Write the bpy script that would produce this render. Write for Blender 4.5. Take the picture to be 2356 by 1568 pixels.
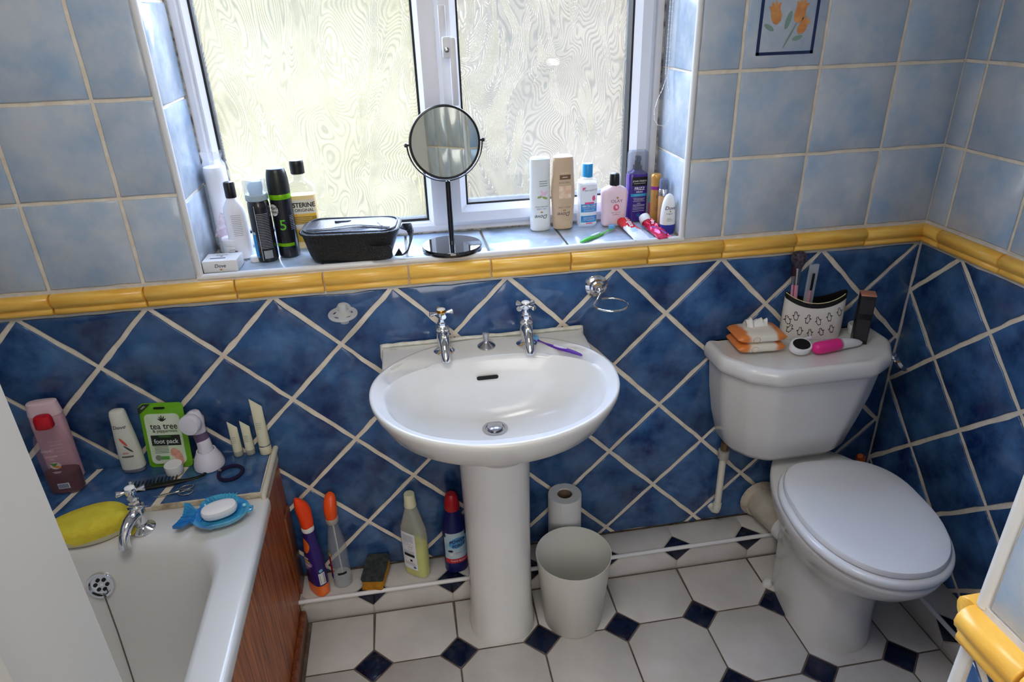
import bpy, bmesh, math, random
from mathutils import Vector, Matrix, noise
random.seed(7)
PI = math.pi
for o in list(bpy.data.objects): bpy.data.objects.remove(o)
SC = bpy.context.scene
COL = SC.collection
# ------------------------------------------------------------------ camera
CX, CY, CZ, YAW, PIT, ROL, F = 0.9178, -1.6139, 1.5907, 0.1498, -0.4547, -0.0318, 1570.7
fw = Vector((math.sin(YAW)*math.cos(PIT), math.cos(YAW)*math.cos(PIT), math.sin(PIT)))
rt = Vector((math.cos(YAW), -math.sin(YAW), 0)); up = rt.cross(fw)
r2 = math.cos(ROL)*rt + math.sin(ROL)*up; u2 = -math.sin(ROL)*rt + math.cos(ROL)*up
cam = bpy.data.objects.new('camera', bpy.data.cameras.new('camera')); COL.objects.link(cam)
cam.matrix_world = Matrix(((r2.x, u2.x, -fw.x, CX), (r2.y, u2.y, -fw.y, CY), (r2.z, u2.z, -fw.z, CZ), (0, 0, 0, 1)))
cam.data.sensor_width = 36; cam.data.lens = F/2356*36; cam.data.clip_start = .02
SC.camera = cam
# ------------------------------------------------------------------ world, sun, fill lights, exposure
SKY, SUNE, CEIL_FILL, HALL_FILL = 13.5, 4.5, 9.5, 24.0
W = bpy.data.worlds.new('sky'); SC.world = W; W.use_nodes = True
nt = W.node_tree; nt.nodes.clear()
o_ = nt.nodes.new('ShaderNodeOutputWorld'); b_ = nt.nodes.new('ShaderNodeBackground')
tc = nt.nodes.new('ShaderNodeTexCoord'); sx = nt.nodes.new('ShaderNodeSeparateXYZ'); cr = nt.nodes.new('ShaderNodeValToRGB')
nt.links.new(tc.outputs['Generated'], sx.inputs[0]); nt.links.new(sx.outputs['Z'], cr.inputs[0])
cr.color_ramp.elements[0].position = 0.0; cr.color_ramp.elements[0].color = (0.92, 0.95, 0.98, 1)
cr.color_ramp.elements[1].position = 0.6; cr.color_ramp.elements[1].color = (0.44, 0.60, 1.0, 1)
nt.links.new(cr.outputs[0], b_.inputs[0]); b_.inputs[1].default_value = SKY; nt.links.new(b_.outputs[0], o_.inputs[0])
def light(name, kind, loc, energy, col, size=.3, sy=None, rot=(0, 0, 0)):
    d = bpy.data.lights.new(name, kind); d.energy = energy; d.color = col
    if kind == 'AREA':
        d.size = size
        if sy: d.shape = 'RECTANGLE'; d.size_y = sy
    o = bpy.data.objects.new(name, d); COL.objects.link(o); o.location = loc; o.rotation_euler = rot; return o
sun = light('sun', 'SUN', (0, -5, 12), SUNE, (1, .95, .82), rot=(math.radians(38), 0, math.radians(-12))); sun.data.angle = .02
light('ceiling_fill_light', 'AREA', (.75, -1.15, 2.36), CEIL_FILL, (1, .97, .94), .6)  # added fill: unseen overhead area light that brightens the room
light('hall_fill_light', 'AREA', (.95, -2.9, 1.95), HALL_FILL, (1, .98, .96), 1.4, 1.5, rot=(math.radians(62), 0, 0))  # added fill: unseen area light beyond the doorway, brightening the back wall
vs = SC.view_settings; vs.view_transform = 'Standard'; vs.look = 'None'; vs.gamma = 1; vs.exposure = 0.27; vs.use_curve_mapping = False
# ------------------------------------------------------------------ helpers
def c(r, g, b):
    f = lambda v: (v/255/12.92) if v/255 <= .04045 else ((v/255+.055)/1.055)**2.4
    return (f(r), f(g), f(b), 1)
MATS = {}
def M(name, col, rough=.45, metal=0, trans=0, ior=1.45, coat=0, col2=None, nscale=20, ndet=4, lo=.35, hi=.65, bump=0, bscale=60,
      stretch=(1, 1, 1), sss=0, spec=.5, world=False, alpha=1, rand=0, crough=.05):
    if name in MATS: return MATS[name]
    m = bpy.data.materials.new(name); m.use_nodes = True; t = m.node_tree; p = t.nodes['Principled BSDF']
    p.inputs['Base Color'].default_value = col; p.inputs['Roughness'].default_value = rough; p.inputs['Metallic'].default_value = metal
    p.inputs['Transmission Weight'].default_value = trans; p.inputs['IOR'].default_value = ior; p.inputs['Coat Weight'].default_value = coat
    p.inputs['Coat Roughness'].default_value = crough; p.inputs['Specular IOR Level'].default_value = spec; p.inputs['Alpha'].default_value = alpha
    if sss: p.inputs['Subsurface Weight'].default_value = sss; p.inputs['Subsurface Radius'].default_value = (.01, .01, .01); p.inputs['Subsurface Scale'].default_value = .5
    if col2 or bump or rand:
        if world: src = t.nodes.new('ShaderNodeNewGeometry').outputs['Position']
        else: src = t.nodes.new('ShaderNodeTexCoord').outputs['Object']
        mp = t.nodes.new('ShaderNodeMapping'); mp.inputs['Scale'].default_value = stretch; t.links.new(src, mp.inputs[0])
        last = None
        if col2:
            n = t.nodes.new('ShaderNodeTexNoise'); n.inputs['Scale'].default_value = nscale; n.inputs['Detail'].default_value = ndet
            n.inputs['Roughness'].default_value = .62
            t.links.new(mp.outputs[0], n.inputs[0])
            r = t.nodes.new('ShaderNodeValToRGB'); r.color_ramp.elements[0].position = lo; r.color_ramp.elements[1].position = hi
            r.color_ramp.elements[0].color = col; r.color_ramp.elements[1].color = col2
            t.links.new(n.outputs['Fac'], r.inputs[0]); last = r.outputs[0]
        if rand:
            oi = t.nodes.new('ShaderNodeObjectInfo'); mr = t.nodes.new('ShaderNodeMapRange'); mr.inputs['To Min'].default_value = 1-rand; mr.inputs['To Max'].default_value = 1+rand
            t.links.new(oi.outputs['Random'], mr.inputs['Value'])
            hs = t.nodes.new('ShaderNodeHueSaturation'); t.links.new(mr.outputs[0], hs.inputs['Value'])
            if last: t.links.new(last, hs.inputs['Color'])
            else: hs.inputs['Color'].default_value = col
            last = hs.outputs[0]
        if last: t.links.new(last, p.inputs['Base Color'])
        if bump:
            n2 = t.nodes.new('ShaderNodeTexNoise'); n2.inputs['Scale'].default_value = bscale; n2.inputs['Detail'].default_value = 3; t.links.new(mp.outputs[0], n2.inputs[0])
            bp = t.nodes.new('ShaderNodeBump'); bp.inputs['Strength'].default_value = bump; bp.inputs['Distance'].default_value = .01
            t.links.new(n2.outputs['Fac'], bp.inputs['Height']); t.links.new(bp.outputs[0], p.inputs['Normal'])
    MATS[name] = m; return m
class MB:
    def __init__(s): s.v = []; s.f = []; s.mi = []; s.m = 0
    def add(s, vs_, fs):
        k = len(s.v); s.v += [tuple(q) for q in vs_]; s.f += [tuple(i+k for i in f) for f in fs]; s.mi += [s.m]*len(fs); return s
    def loft(s, rings, cap0=True, cap1=True, close=True):
        n = len(rings[0]); k = len(s.v)
        for r in rings: s.v += [tuple(q) for q in r]
        for i in range(len(rings)-1):
            for j in range(n if close else n-1):
                a = k+i*n+j; b = k+i*n+(j+1) % n
                s.f.append((a, b, b+n, a+n)); s.mi.append(s.m)
        if cap0: s.f.append(tuple(range(k+n-1, k-1, -1))); s.mi.append(s.m)
        if cap1: s.f.append(tuple(range(k+(len(rings)-1)*n, k+len(rings)*n))); s.mi.append(s.m)
        return s
    def lathe(s, prof, cx=0, cy=0, n=28, sy=1, cap0=True, cap1=True, M4=None):
        R = []
        for r, z in prof:
            ring = [Vector((cx+r*math.cos(2*PI*j/n), cy+sy*r*math.sin(2*PI*j/n), z)) for j in range(n)]
            if M4: ring = [M4 @ q for q in ring]
            R.append(ring)
        return s.loft(R, cap0, cap1)
    def box(s, x0, x1, y0, y1, z0, z1, b=0, M4=None):
        if b <= 0:
            vv = [(x, y, z) for z in (z0, z1) for y in (y0, y1) for x in (x0, x1)]
            if M4: vv = [M4 @ Vector(q) for q in vv]
            return s.add(vv, [(0, 2, 3, 1), (4, 5, 7, 6), (0, 1, 5, 4), (2, 6, 7, 3), (0, 4, 6, 2), (1, 3, 7, 5)])
        rings = []
        for d, z in ((b, z0), (b*.3, z0+b*.3), (0, z0+b), (0, z1-b), (b*.3, z1-b*.3), (b, z1)):
            rr = max(b-d*.3, 1e-4)
            rings.append([Vector(q) for q in rrect(x0+d, x1-d, y0+d, y1-d, rr, 3, z)])
        if M4: rings = [[M4 @ q for q in r] for r in rings]
        return s.loft(rings)
    def tube(s, pts, r, n=10, closed=False, caps=True, flat=1, ref=None):
        pts = [Vector(p) for p in pts]; N = len(pts); R = []
        rr = r if isinstance(r, (list, tuple)) else [r]*N
        prev = None
        for i, p in enumerate(pts):
            if closed: t = pts[(i+1) % N]-pts[i-1]
            else: t = pts[min(i+1, N-1)]-pts[max(i-1, 0)]
            t.normalize()
            a = Vector(ref) if ref else (prev if prev else (Vector((0, 0, 1)) if abs(t.z) < .9 else Vector((0, 1, 0))))
            x = a-t*a.dot(t)
            if x.length < 1e-5: x = t.orthogonal()
            x.normalize(); y = t.cross(x); prev = x
            R.append([p+x*math.cos(2*PI*j/n)*rr[i]*flat+y*math.sin(2*PI*j/n)*rr[i] for j in range(n)])
        if closed: R.append(R[0]); return s.loft(R, False, False)
        return s.loft(R, caps, caps)
    def mesh(s, name, mats, smooth=True, ang=40):
        me = bpy.data.meshes.new(name); me.from_pydata(s.v, [], s.f)
        for m in (mats if isinstance(mats, (list, tuple)) else [mats]): me.materials.append(m)
        if any(s.mi): me.polygons.foreach_set('material_index', s.mi)
        bm = bmesh.new(); bm.from_mesh(me); bmesh.ops.recalc_face_normals(bm, faces=bm.faces); bm.to_mesh(me); bm.free()
        if smooth:
            me.polygons.foreach_set('use_smooth', [True]*len(me.polygons)); me.set_sharp_from_angle(angle=math.radians(ang))
        me.update(); return me
def rrect(x0, x1, y0, y1, r, k, z):
    out = []
    r = min(r, (x1-x0)/2-1e-5, (y1-y0)/2-1e-5)
    for cx_, cy_, a0 in ((x1-r, y0+r, -PI/2), (x1-r, y1-r, 0), (x0+r, y1-r, PI/2), (x0+r, y0+r, PI)):
        for i in range(k+1):
            a = a0+PI/2*i/k; out.append((cx_+r*math.cos(a), cy_+r*math.sin(a), z))
    return out
def rpoly(P, rad, k=4):
    """rounded polygon outline, P list of (x,y) CCW, rad one value or a list"""
    out = []; n = len(P)
    for i in range(n):
        p = Vector(P[i]); a = Vector(P[i-1])-p; b = Vector(P[(i+1) % n])-p
        r = rad[i] if isinstance(rad, (list, tuple)) else rad
        la, lb = a.length, b.length; a.normalize(); b.normalize()
        ang = a.angle(b); d = min(r/math.tan(ang/2), la*.49, lb*.49); 
        s_, e_ = p+a*d, p+b*d
        for j in range(k+1):
            t = j/k; out.append(tuple(s_*(1-t)**2+p*2*t*(1-t)+e_*t*t))
    return out
def sell(a, b, n, N, cx=0, cy=0, z=0):
    out = []
    for j in range(N):
        t = 2*PI*j/N; ct, st = math.cos(t), math.sin(t)
        out.append((cx+a*math.copysign(abs(ct)**(2/n), ct), cy+b*math.copysign(abs(st)**(2/n), st), z))
    return out
def obj(name, me, parent=None, label=None, loc=None):
    o = bpy.data.objects.new(name, me); COL.objects.link(o)
    if parent: o.parent = parent
    if label: o['label'] = label
    if loc: o.location = loc
    return o
def part(name, mb, mat, parent, label=None, smooth=True, ang=40):
    return obj(name, mb.mesh(name, mat, smooth, ang), parent, label)
def thing(name, label, cat, loc=(0, 0, 0), rz=0, group=None, rot=None):
    o = bpy.data.objects.new(name, None); COL.objects.link(o); o.empty_display_size = .02
    o.location = loc; o.rotation_euler = rot if rot else (0, 0, rz); o['label'] = label; o['category'] = cat
    if group: o['group'] = group
    return o
def tag(o, label, cat, group=None):
    o['label'] = label; o['category'] = cat
    if group: o['group'] = group
    return o
def struct(name, mb, mat, parent=None, smooth=False, label=None):
    o = obj(name, mb.mesh(name, mat, smooth), parent, label); o['kind'] = 'structure'; return o
_dg = None
def text2d(s, size, bold=0, sx=1, shear=0):
    cu = bpy.data.curves.new('t', 'FONT'); cu.body = s; cu.size = size; cu.align_x = 'CENTER'; cu.align_y = 'CENTER'; cu.resolution_u = 3
    cu.offset = bold*size; cu.shear = shear
    o = bpy.data.objects.new('t', cu); COL.objects.link(o)
    bpy.context.view_layer.update(); dg = bpy.context.evaluated_depsgraph_get(); me = bpy.data.meshes.new_from_object(o.evaluated_get(dg))
    v = [(q.co.x*sx, q.co.y) for q in me.vertices]; f = [tuple(p.vertices) for p in me.polygons]
    bpy.data.objects.remove(o); bpy.data.curves.remove(cu); bpy.data.meshes.remove(me); return v, f
def texts(items, fn, mat, parent, name='lettering'):
    """items: (string,size,x,y[,bold,sx,rot]) all joined as one flat print"""
    mb = MB()
    for it in items:
        s, size, x, y = it[:4]; bold = it[4] if len(it) > 4 else 0; sx = it[5] if len(it) > 5 else 1; rot = it[6] if len(it) > 6 else 0; sh = it[7] if len(it) > 7 else 0
        if s == '-':   # a row of print too small to read
            v = [(-size/2, -sx/2), (size/2, -sx/2), (size/2, sx/2), (-size/2, sx/2)]; k = max(2, int(size/.004))
            v = [(-size/2+size*i/k, sgn*sx/2) for i in range(k+1) for sgn in (-1, 1)]; f = [(2*i, 2*i+2, 2*i+3, 2*i+1) for i in range(k)]
        else: v, f = text2d(s, size, bold, sx, sh)
        ca, sa = math.cos(rot), math.sin(rot)
        mb.add([fn(x+a*ca-b*sa, y+a*sa+b*ca) for a, b in v], f)
    o = part(name, mb, mat, parent, smooth=False)
    if name == 'small_print': o['kind'] = 'stuff'
    return o
def patch(fn, x0, x1, y0, y1, mat, parent, name='label', nx=8, ny=3, r=0):
    mb = MB(); V = [fn(x0+(x1-x0)*i/nx, y0+(y1-y0)*j/ny) for j in range(ny+1) for i in range(nx+1)]
    mb.add(V, [(j*(nx+1)+i, j*(nx+1)+i+1, (j+1)*(nx+1)+i+1, (j+1)*(nx+1)+i) for j in range(ny) for i in range(nx)])
    return part(name, mb, mat, parent)
def blob(fn, x, y, a, b, mat, parent, name='print', n=20, rings=2, wob=0, rot=0):
    V = [fn(x, y)]; F_ = []
    ca, sa = math.cos(rot), math.sin(rot)
    for k in range(1, rings+1):
        for j in range(n):
            t = 2*PI*j/n; w = 1+wob*math.sin(3*t+x*900)
            px, py = a*k/rings*math.cos(t)*w, b*k/rings*math.sin(t)*w
            V.append(fn(x+px*ca-py*sa, y+px*sa+py*ca))
    F_ = [(0, 1+j, 1+(j+1) % n) for j in range(n)]
    for k in range(rings-1):
        for j in range(n): a0 = 1+k*n+j; b0 = 1+k*n+(j+1) % n; F_.append((a0, a0+n, b0+n, b0))
    mb = MB(); mb.add(V, F_); return part(name, mb, mat, parent) if parent else mb
class Bot:
    """bottle body: prof = (z,a,b) rings, superellipse exponent n"""
    def __init__(s, prof, n=2, N=36): s.p = prof; s.n = n; s.N = N
    def mb(s, cap0=True, cap1=True): return MB().loft([sell(a, b, s.n, s.N, 0, 0, z) for z, a, b in s.p], cap0, cap1)
    def ab(s, z):
        p = s.p
        if z <= p[0][0]: return p[0][1:]
        for q, r in zip(p, p[1:]):
            if q[0] <= z <= r[0]:
                t = (z-q[0])/max(r[0]-q[0], 1e-9); return (q[1]+(r[1]-q[1])*t, q[2]+(r[2]-q[2])*t)
        return p[-1][1:]
    def fn(s, eps=.0004, flip=False, zc=0, th=0):
        def g(x, z):
            if flip: x, z = -x, 2*zc-z
            a, b = s.ab(z)
            if s.n == 2 and abs(a-b) < 1e-6:
                t = x/a+th; return Vector(((a+eps)*math.sin(t), -(b+eps)*math.cos(t), z))
            q = min(abs(x)/a, .985); return Vector((x, -b*(1-q**s.n)**(1/s.n)-eps, z))
        return g
def plate(outlines, thick, mat, name, parent, M4, bev=0):
    cu = bpy.data.curves.new(name, 'CURVE'); cu.dimensions = '2D'; cu.fill_mode = 'BOTH'; cu.extrude = thick/2; cu.bevel_depth = bev; cu.bevel_resolution = 1
    for ol in outlines:
        sp = cu.splines.new('POLY'); sp.points.add(len(ol)-1)
        for q, p in zip(ol, sp.points): p.co = (q[0], q[1], 0, 1)
        sp.use_cyclic_u = True
    o = bpy.data.objects.new('t', cu); COL.objects.link(o); bpy.context.view_layer.update()
    me = bpy.data.meshes.new_from_object(o.evaluated_get(bpy.context.evaluated_depsgraph_get())); bpy.data.objects.remove(o)
    me.transform(M4); me.materials.clear(); me.materials.append(mat); me.name = name
    me.polygons.foreach_set('use_smooth', [True]*len(me.polygons)); me.set_sharp_from_angle(angle=.6)
    return obj(name, me, parent)
def circ(x, y, a, b=None, n=20, rot=0):
    b = b or a; ca, sa = math.cos(rot), math.sin(rot)
    return [(x+a*math.cos(2*PI*i/n)*ca-b*math.sin(2*PI*i/n)*sa, y+a*math.cos(2*PI*i/n)*sa+b*math.sin(2*PI*i/n)*ca) for i in range(n)]
def RX(a): return Matrix.Rotation(a, 4, 'X')
def RY(a): return Matrix.Rotation(a, 4, 'Y')
def RZ(a): return Matrix.Rotation(a, 4, 'Z')
def T(x, y, z): return Matrix.Translation((x, y, z))
def al(d):   # matrix turning +z to direction d
    return Vector(d).to_track_quat('Z', 'Y').to_matrix().to_4x4()
# ------------------------------------------------------------------ materials
white = M('porcelain', c(228, 227, 225), .2, coat=.35, col2=c(222, 220, 214), nscale=3)
bathw = M('bath_enamel', c(212, 209, 202), .22, coat=.3)
seatw = M('seat_plastic', c(232, 233, 236), .18, coat=.3)
chrome = M('chrome', c(225, 225, 228), .07, metal=1)
chromes = M('satin_chrome', c(190, 190, 195), .22, metal=1)
dark = M('dark_hole', c(8, 8, 9), .6)
blue = M('blue_glaze', c(20, 44, 94), .18, coat=.4, col2=c(78, 122, 170), nscale=10, ndet=6, lo=.32, hi=.78, world=True, rand=.12, bump=.05, bscale=14, crough=.08)
lblue = M('pale_blue_glaze', c(152, 178, 205), .22, coat=.3, col2=c(194, 200, 207), nscale=9, ndet=6, lo=.30, hi=.62, world=True, rand=.04, bump=.08, bscale=12, crough=.1)
yel = M('yellow_glaze', c(236, 176, 66), .3, coat=.15, col2=c(250, 204, 100), nscale=10, ndet=4, stretch=(1, 1, 9), world=True, rand=.04, crough=.1)
groutc = M('cream_grout', c(236, 226, 208), .85, col2=c(218, 204, 184), nscale=25, world=True, bump=.15, bscale=200)
groutw = M('white_grout', c(216, 214, 212), .8, col2=c(200, 196, 190), nscale=30, world=True)
groutd = M('dark_floor_grout', c(112, 100, 90), .9, col2=c(80, 68, 60), nscale=18, world=True)
groutp = M('pale_grout', c(186, 180, 170), .85, col2=c(170, 160, 148), nscale=30, world=True)
wtile = M('white_floor_glaze', c(206, 202, 198), .28, col2=c(190, 185, 180), nscale=5, ndet=5, world=True, rand=.02)
navy = M('navy_floor_glaze', c(10, 18, 42), .16, col2=c(20, 30, 60), nscale=30, world=True)
trimw = M('white_trim_plastic', c(222, 222, 222), .3)
upvc = M('white_window_plastic', c(226, 226, 230), .3)
rubber = M('black_rubber', c(28, 30, 33), .6)
paint = M('wall_paint', c(210, 206, 196), .7)
doorp = M('door_paint', c(200, 196, 188), .42, bump=.03, bscale=8)
plw = M('white_plastic', c(230, 230, 230), .35)
plc = M('cream_plastic', c(222, 218, 204), .4)
blk = M('black_plastic', c(14, 14, 16), .3)
# ------------------------------------------------------------------ tiles
def clip(poly, u0, u1, v0, v1):
    for ax, lim, sg in ((0, u0, 1), (0, u1, -1), (1, v0, 1), (1, v1, -1)):
        out = []
        for i in range(len(poly)):
            a, b = poly[i-1], poly[i]; da, db = sg*(a[ax]-lim), sg*(b[ax]-lim)
            if (da < 0) != (db < 0):
                t = da/(da-db); out.append((a[0]+(b[0]-a[0])*t, a[1]+(b[1]-a[1])*t))
            if db >= 0: out.append(b)
        poly = out
        if len(poly) < 3: return []
    out = []
    for p in poly:
        if not out or math.hypot(p[0]-out[-1][0], p[1]-out[-1][1]) > 1e-4: out.append(p)
    if len(out) > 1 and math.hypot(out[0][0]-out[-1][0], out[0][1]-out[-1][1]) < 1e-4: out.pop()
    return out if len(out) > 2 else []
def area(p): return sum(p[i-1][0]*p[i][1]-p[i][0]*p[i-1][1] for i in range(len(p)))/2
def inset(poly, d):
    n = len(poly); L = []
    for i in range(n):
        a, b = poly[i], poly[(i+1) % n]; dx, dy = b[0]-a[0], b[1]-a[1]; l = math.hypot(dx, dy)
        if l < 1e-6: return None
        nx, ny = -dy/l, dx/l; L.append((a[0]+nx*d, a[1]+ny*d, dx/l, dy/l))
    out = []
    for i in range(n):
        x1, y1, dx1, dy1 = L[i-1]; x2, y2, dx2, dy2 = L[i]; cr_ = dx1*dy2-dy1*dx2
        if abs(cr_) < 1e-6: out.append((x2, y2)); continue
        t = ((x2-x1)*dy2-(y2-y1)*dx2)/cr_; out.append((x1+dx1*t, y1+dy1*t))
    if area(out) < 3e-5: return None
    for i in range(n):   # inset must not flip an edge
        a, b = poly[i], poly[(i+1) % n]; p, q = out[i], out[(i+1) % n]
        if (b[0]-a[0])*(q[0]-p[0])+(b[1]-a[1])*(q[1]-p[1]) <= 0: return None
    return out
def hp_inset(poly, d, tiny=.0035):
    """inset by cutting with every edge moved inwards: edges that vanish drop out"""
    out = list(poly); n = len(poly)
    for i in range(n):
        a, b = poly[i], poly[(i+1) % n]; dx, dy = b[0]-a[0], b[1]-a[1]; l = math.hypot(dx, dy)
        if l < 1e-6: continue
        nx, ny = -dy/l, dx/l; k = nx*(a[0]+nx*d)+ny*(a[1]+ny*d); res = []
        for j in range(len(out)):
            p, q = out[j-1], out[j]; dp, dq = nx*p[0]+ny*p[1]-k, nx*q[0]+ny*q[1]-k
            if (dp < 0) != (dq < 0): t = dp/(dp-dq); res.append((p[0]+(q[0]-p[0])*t, p[1]+(q[1]-p[1])*t))
            if dq >= 0: res.append(q)
        out = res
        if len(out) < 3: return None
    ch = True
    while ch and len(out) > 3:
        ch = False
        for i in range(len(out)):
            a, b = out[i-1], out[i]
            if math.hypot(a[0]-b[0], a[1]-b[1]) < tiny: out[i-1] = ((a[0]+b[0])/2, (a[1]+b[1])/2); out.pop(i); ch = True; break
    return out if len(out) > 2 and area(out) > 6e-5 else None
def tile(poly, O, U, V, N, gr, mat, parent, h=.0035, bev=.0025, wob=.0012, name='tile', seg=.035, tilt=.0005):
    A = hp_inset(poly, gr/2)
    if not A: return None
    B = inset(A, bev)
    if not B:
        A = hp_inset(poly, gr/2, 5*bev); B = A and inset(A, bev)
    if not B: return None
    cu = sum(p[0] for p in A)/len(A); cv = sum(p[1] for p in A)/len(A)
    ra, rb = [], []
    n = len(A); tx, ty = random.uniform(-tilt, tilt)*8, random.uniform(-tilt, tilt)*8
    for i in range(n):
        a, b = A[i], A[(i+1) % n]; a2, b2 = B[i], B[(i+1) % n]; l = math.hypot(b[0]-a[0], b[1]-a[1]); k = max(1, min(6, int(l/seg)))
        nx, ny = -(b[1]-a[1])/max(l, 1e-6), (b[0]-a[0])/max(l, 1e-6)
        for j in range(k):
            t = j/k; w = 0
            if j or wob: w = wob*(noise.noise(Vector(((a[0]+(b[0]-a[0])*t)*26+O.x*9, (a[1]+(b[1]-a[1])*t)*26+O.z*5, i*3.7+O.y*7)))*1.6+.35)
            if j == 0: w *= .3
            ra.append((a[0]+(b[0]-a[0])*t+nx*w, a[1]+(b[1]-a[1])*t+ny*w)); rb.append((a2[0]+(b2[0]-a2[0])*t+nx*w, a2[1]+(b2[1]-a2[1])*t+ny*w))
    P3 = lambda p, hh: tuple(U*(p[0]-cu)+V*(p[1]-cv)+N*hh)
    m = len(ra); vsx = [P3(p, -.0005) for p in ra]+[P3(p, h*.55) for p in ra]+[P3(p, h+tx*(p[0]-cu)+ty*(p[1]-cv)) for p in rb]
    fs = [(j, (j+1) % m, m+(j+1) % m, m+j) for j in range(m)]+[(m+j, m+(j+1) % m, 2*m+(j+1) % m, 2*m+j) for j in range(m)]+[tuple(range(2*m, 3*m))]
    me = bpy.data.meshes.new(name); me.from_pydata(vsx, [], fs); me.materials.append(mat)
    me.polygons.foreach_set('use_smooth', [False]*m+[True]*m+[True]); me.update()
    return obj(name, me, parent, loc=O+U*cu+V*cv)
Pp = .204; hd = Pp*2**.5/2
ZD, ZT, XL, XR, UA, HL, DL, BB, Q, XQ = .9757, 1.0321, .0924, 2.317, .1485, .0827, .1034, .1858, .2326, .7112
X_, Y_, Z_ = Vector((1, 0, 0)), Vector((0, 1, 0)), Vector((0, 0, 1))
def diamonds(O, U, V, N, u0, u1, v0, v1, uo, vo, parent, gr=.0112, holes=()):
    for i in range(int((u0-uo)/hd)-2, int((u1-uo)/hd)+3):
        for j in range(-4, 12):
            if (i+j) % 2 == 0: continue
            cu, cv = uo+i*hd, vo-j*hd
            p = clip([(cu+hd, cv), (cu, cv+hd), (cu-hd, cv), (cu, cv-hd)], u0, u1, v0, v1)
            if p and area(p) > 2e-4: tile(p, O, U, V, N, gr, blue, parent, wob=.0021, seg=.028)
def squares(O, U, V, N, u0, u1, v0, v1, uo, vo, parent, gr=.008, mat=None, p=Pp, wob=.0012):
    out = {}
    for i in range(int((u0-uo)/p)-2, int((u1-uo)/p)+3):
        for j in range(int((v0-vo)/p)-2, int((v1-vo)/p)+3):
            a, b = uo+i*p, vo+j*p
            q = clip([(a, b), (a+p, b), (a+p, b+p), (a, b+p)], u0, u1, v0, v1)
            if q and area(q) > 2e-4: out[i, j] = tile(q, O, U, V, N, gr, mat or lblue, parent, wob=wob)
    return out
def octo(O, U, V, N, u0, u1, v0, v1, uo, vo, parent, gr=.0045, s=.0525, h=.0015):
    """octagons with navy dots at the lattice points (uo+i q, vo+j q)"""
    kw = dict(h=h, bev=.0012, wob=.0002, seg=.2)
    for i in range(int((u0-uo)/Q)-2, int((u1-uo)/Q)+3):
        for j in range(int((v0-vo)/Q)-2, int((v1-vo)/Q)+3):
            a, b = uo+i*Q, vo+j*Q
            q = clip([(a+s, b), (a+Q-s, b), (a+Q, b+s), (a+Q, b+Q-s), (a+Q-s, b+Q), (a+s, b+Q), (a, b+Q-s), (a, b+s)], u0, u1, v0, v1)
            if q and area(q) > 2e-4: tile(q, O, U, V, N, gr, wtile, parent, **kw)
            q = clip([(a+s, b), (a, b+s), (a-s, b), (a, b-s)], u0, u1, v0, v1)
            if q and area(q) > 1e-4: tile(q, O, U, V, N, gr, navy, parent, **kw)
DPROF = [(0, .0505), (.012, .050), (.020, .047), (.0245, .041), (.0255, .034), (.0235, .027), (.019, .0215), (.0150, .0185), (.0135, .0165), (.0150, .0145), (.0165, .010), (.0155, .0045), (.011, .0008), (0, 0)]
def dado(O, U, V, N, u0, u1, uo, parent, v=ZT-.0535):
    for i in range(int((u0-uo)/Pp)-2, int((u1-uo)/Pp)+3):
        a, b = max(u0, uo+i*Pp)+.0022, min(u1, uo+(i+1)*Pp)-.0022
        if b-a < .01: continue
        R = []; dv = random.uniform(-.0006, .0006)
        for uu, sh in ((a, .9), (a+.0015, .99), (a*.5+b*.5, 1), (b-.0015, .99), (b, .9)):
            R.append([tuple(U*(uu-(a+b)/2)+V*(q[1]+dv)+N*(q[0]*sh-.001)) for q in DPROF])
        mb = MB().loft(R, True, True, close=True); o = obj('dado_tile', mb.mesh('dado_tile', yel, ang=60), parent, loc=O+U*(a+b)/2+V*v)
# ------------------------------------------------------------------ room shell
WX0, WX1, WZ0, WZ1 = .424, 1.613, 1.040, 2.10
LX = -.19; FY = -1.86; HC = 2.42
def plane_poly(*boxes):
    mb = MB()
    for b in boxes: mb.box(*b)
    return mb
wb = struct('wall_back', plane_poly((LX-.1, WX0, 0, .3, -.1, HC), (WX1, XR+.1, 0, .3, -.1, HC), (WX0, WX1, 0, .3, -.1, WZ0-.008), (WX0, WX1, 0, .3, WZ1, HC)), groutc)
wr = struct('wall_right', plane_poly((XR, XR+.1, -1.3, 0, -.1, HC)), groutc)
wl = struct('wall_left', plane_poly((LX-.1, LX, -3.3, 0, -.1, HC)), groutc)
wp = struct('wall_partition', plane_poly((1.456, XR+.1, -3.3, -1.19, -.1, HC)), groutc)
wf = struct('wall_front', plane_poly((LX, .545, FY-.1, FY, 0, HC), (1.36, 1.456, FY-.1, FY, 0, HC), (.545, 1.36, FY-.1, FY, 2.03, HC)), paint)
wh = struct('wall_hall', plane_poly((LX-.1, XR+.1, -3.4, -3.3, -.1, HC)), paint)
struct('ceiling', plane_poly((LX-.1, XR+.1, -3.4, .3, HC, HC+.2)), M('ceiling_paint', c(226, 224, 218), .8))
fl = struct('floor', plane_poly((LX-.1, XR+.1, -3.4, .0, -.1, 0)), groutd)
BW = (Vector((0, 0, 0)), X_, Z_, -Y_); RW = (Vector((XR, 0, 0)), -Y_, Z_, -X_); LW = (Vector((LX, 0, 0)), Y_, Z_, X_)
diamonds(*BW, LX, XR, HL, ZD, 0, ZD, wb)
t1 = squares(*BW, LX, WX0-.004, ZT+.002, 2.1, XL, ZT, wb)
t2 = squares(*BW, WX1+.004, XR, ZT+.002, 2.1, XL, ZT, wb)
dado(*BW, LX, XR, XL, wb)
diamonds(*RW, 0, 1.19, HL, ZD, UA, ZD, wr)
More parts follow.
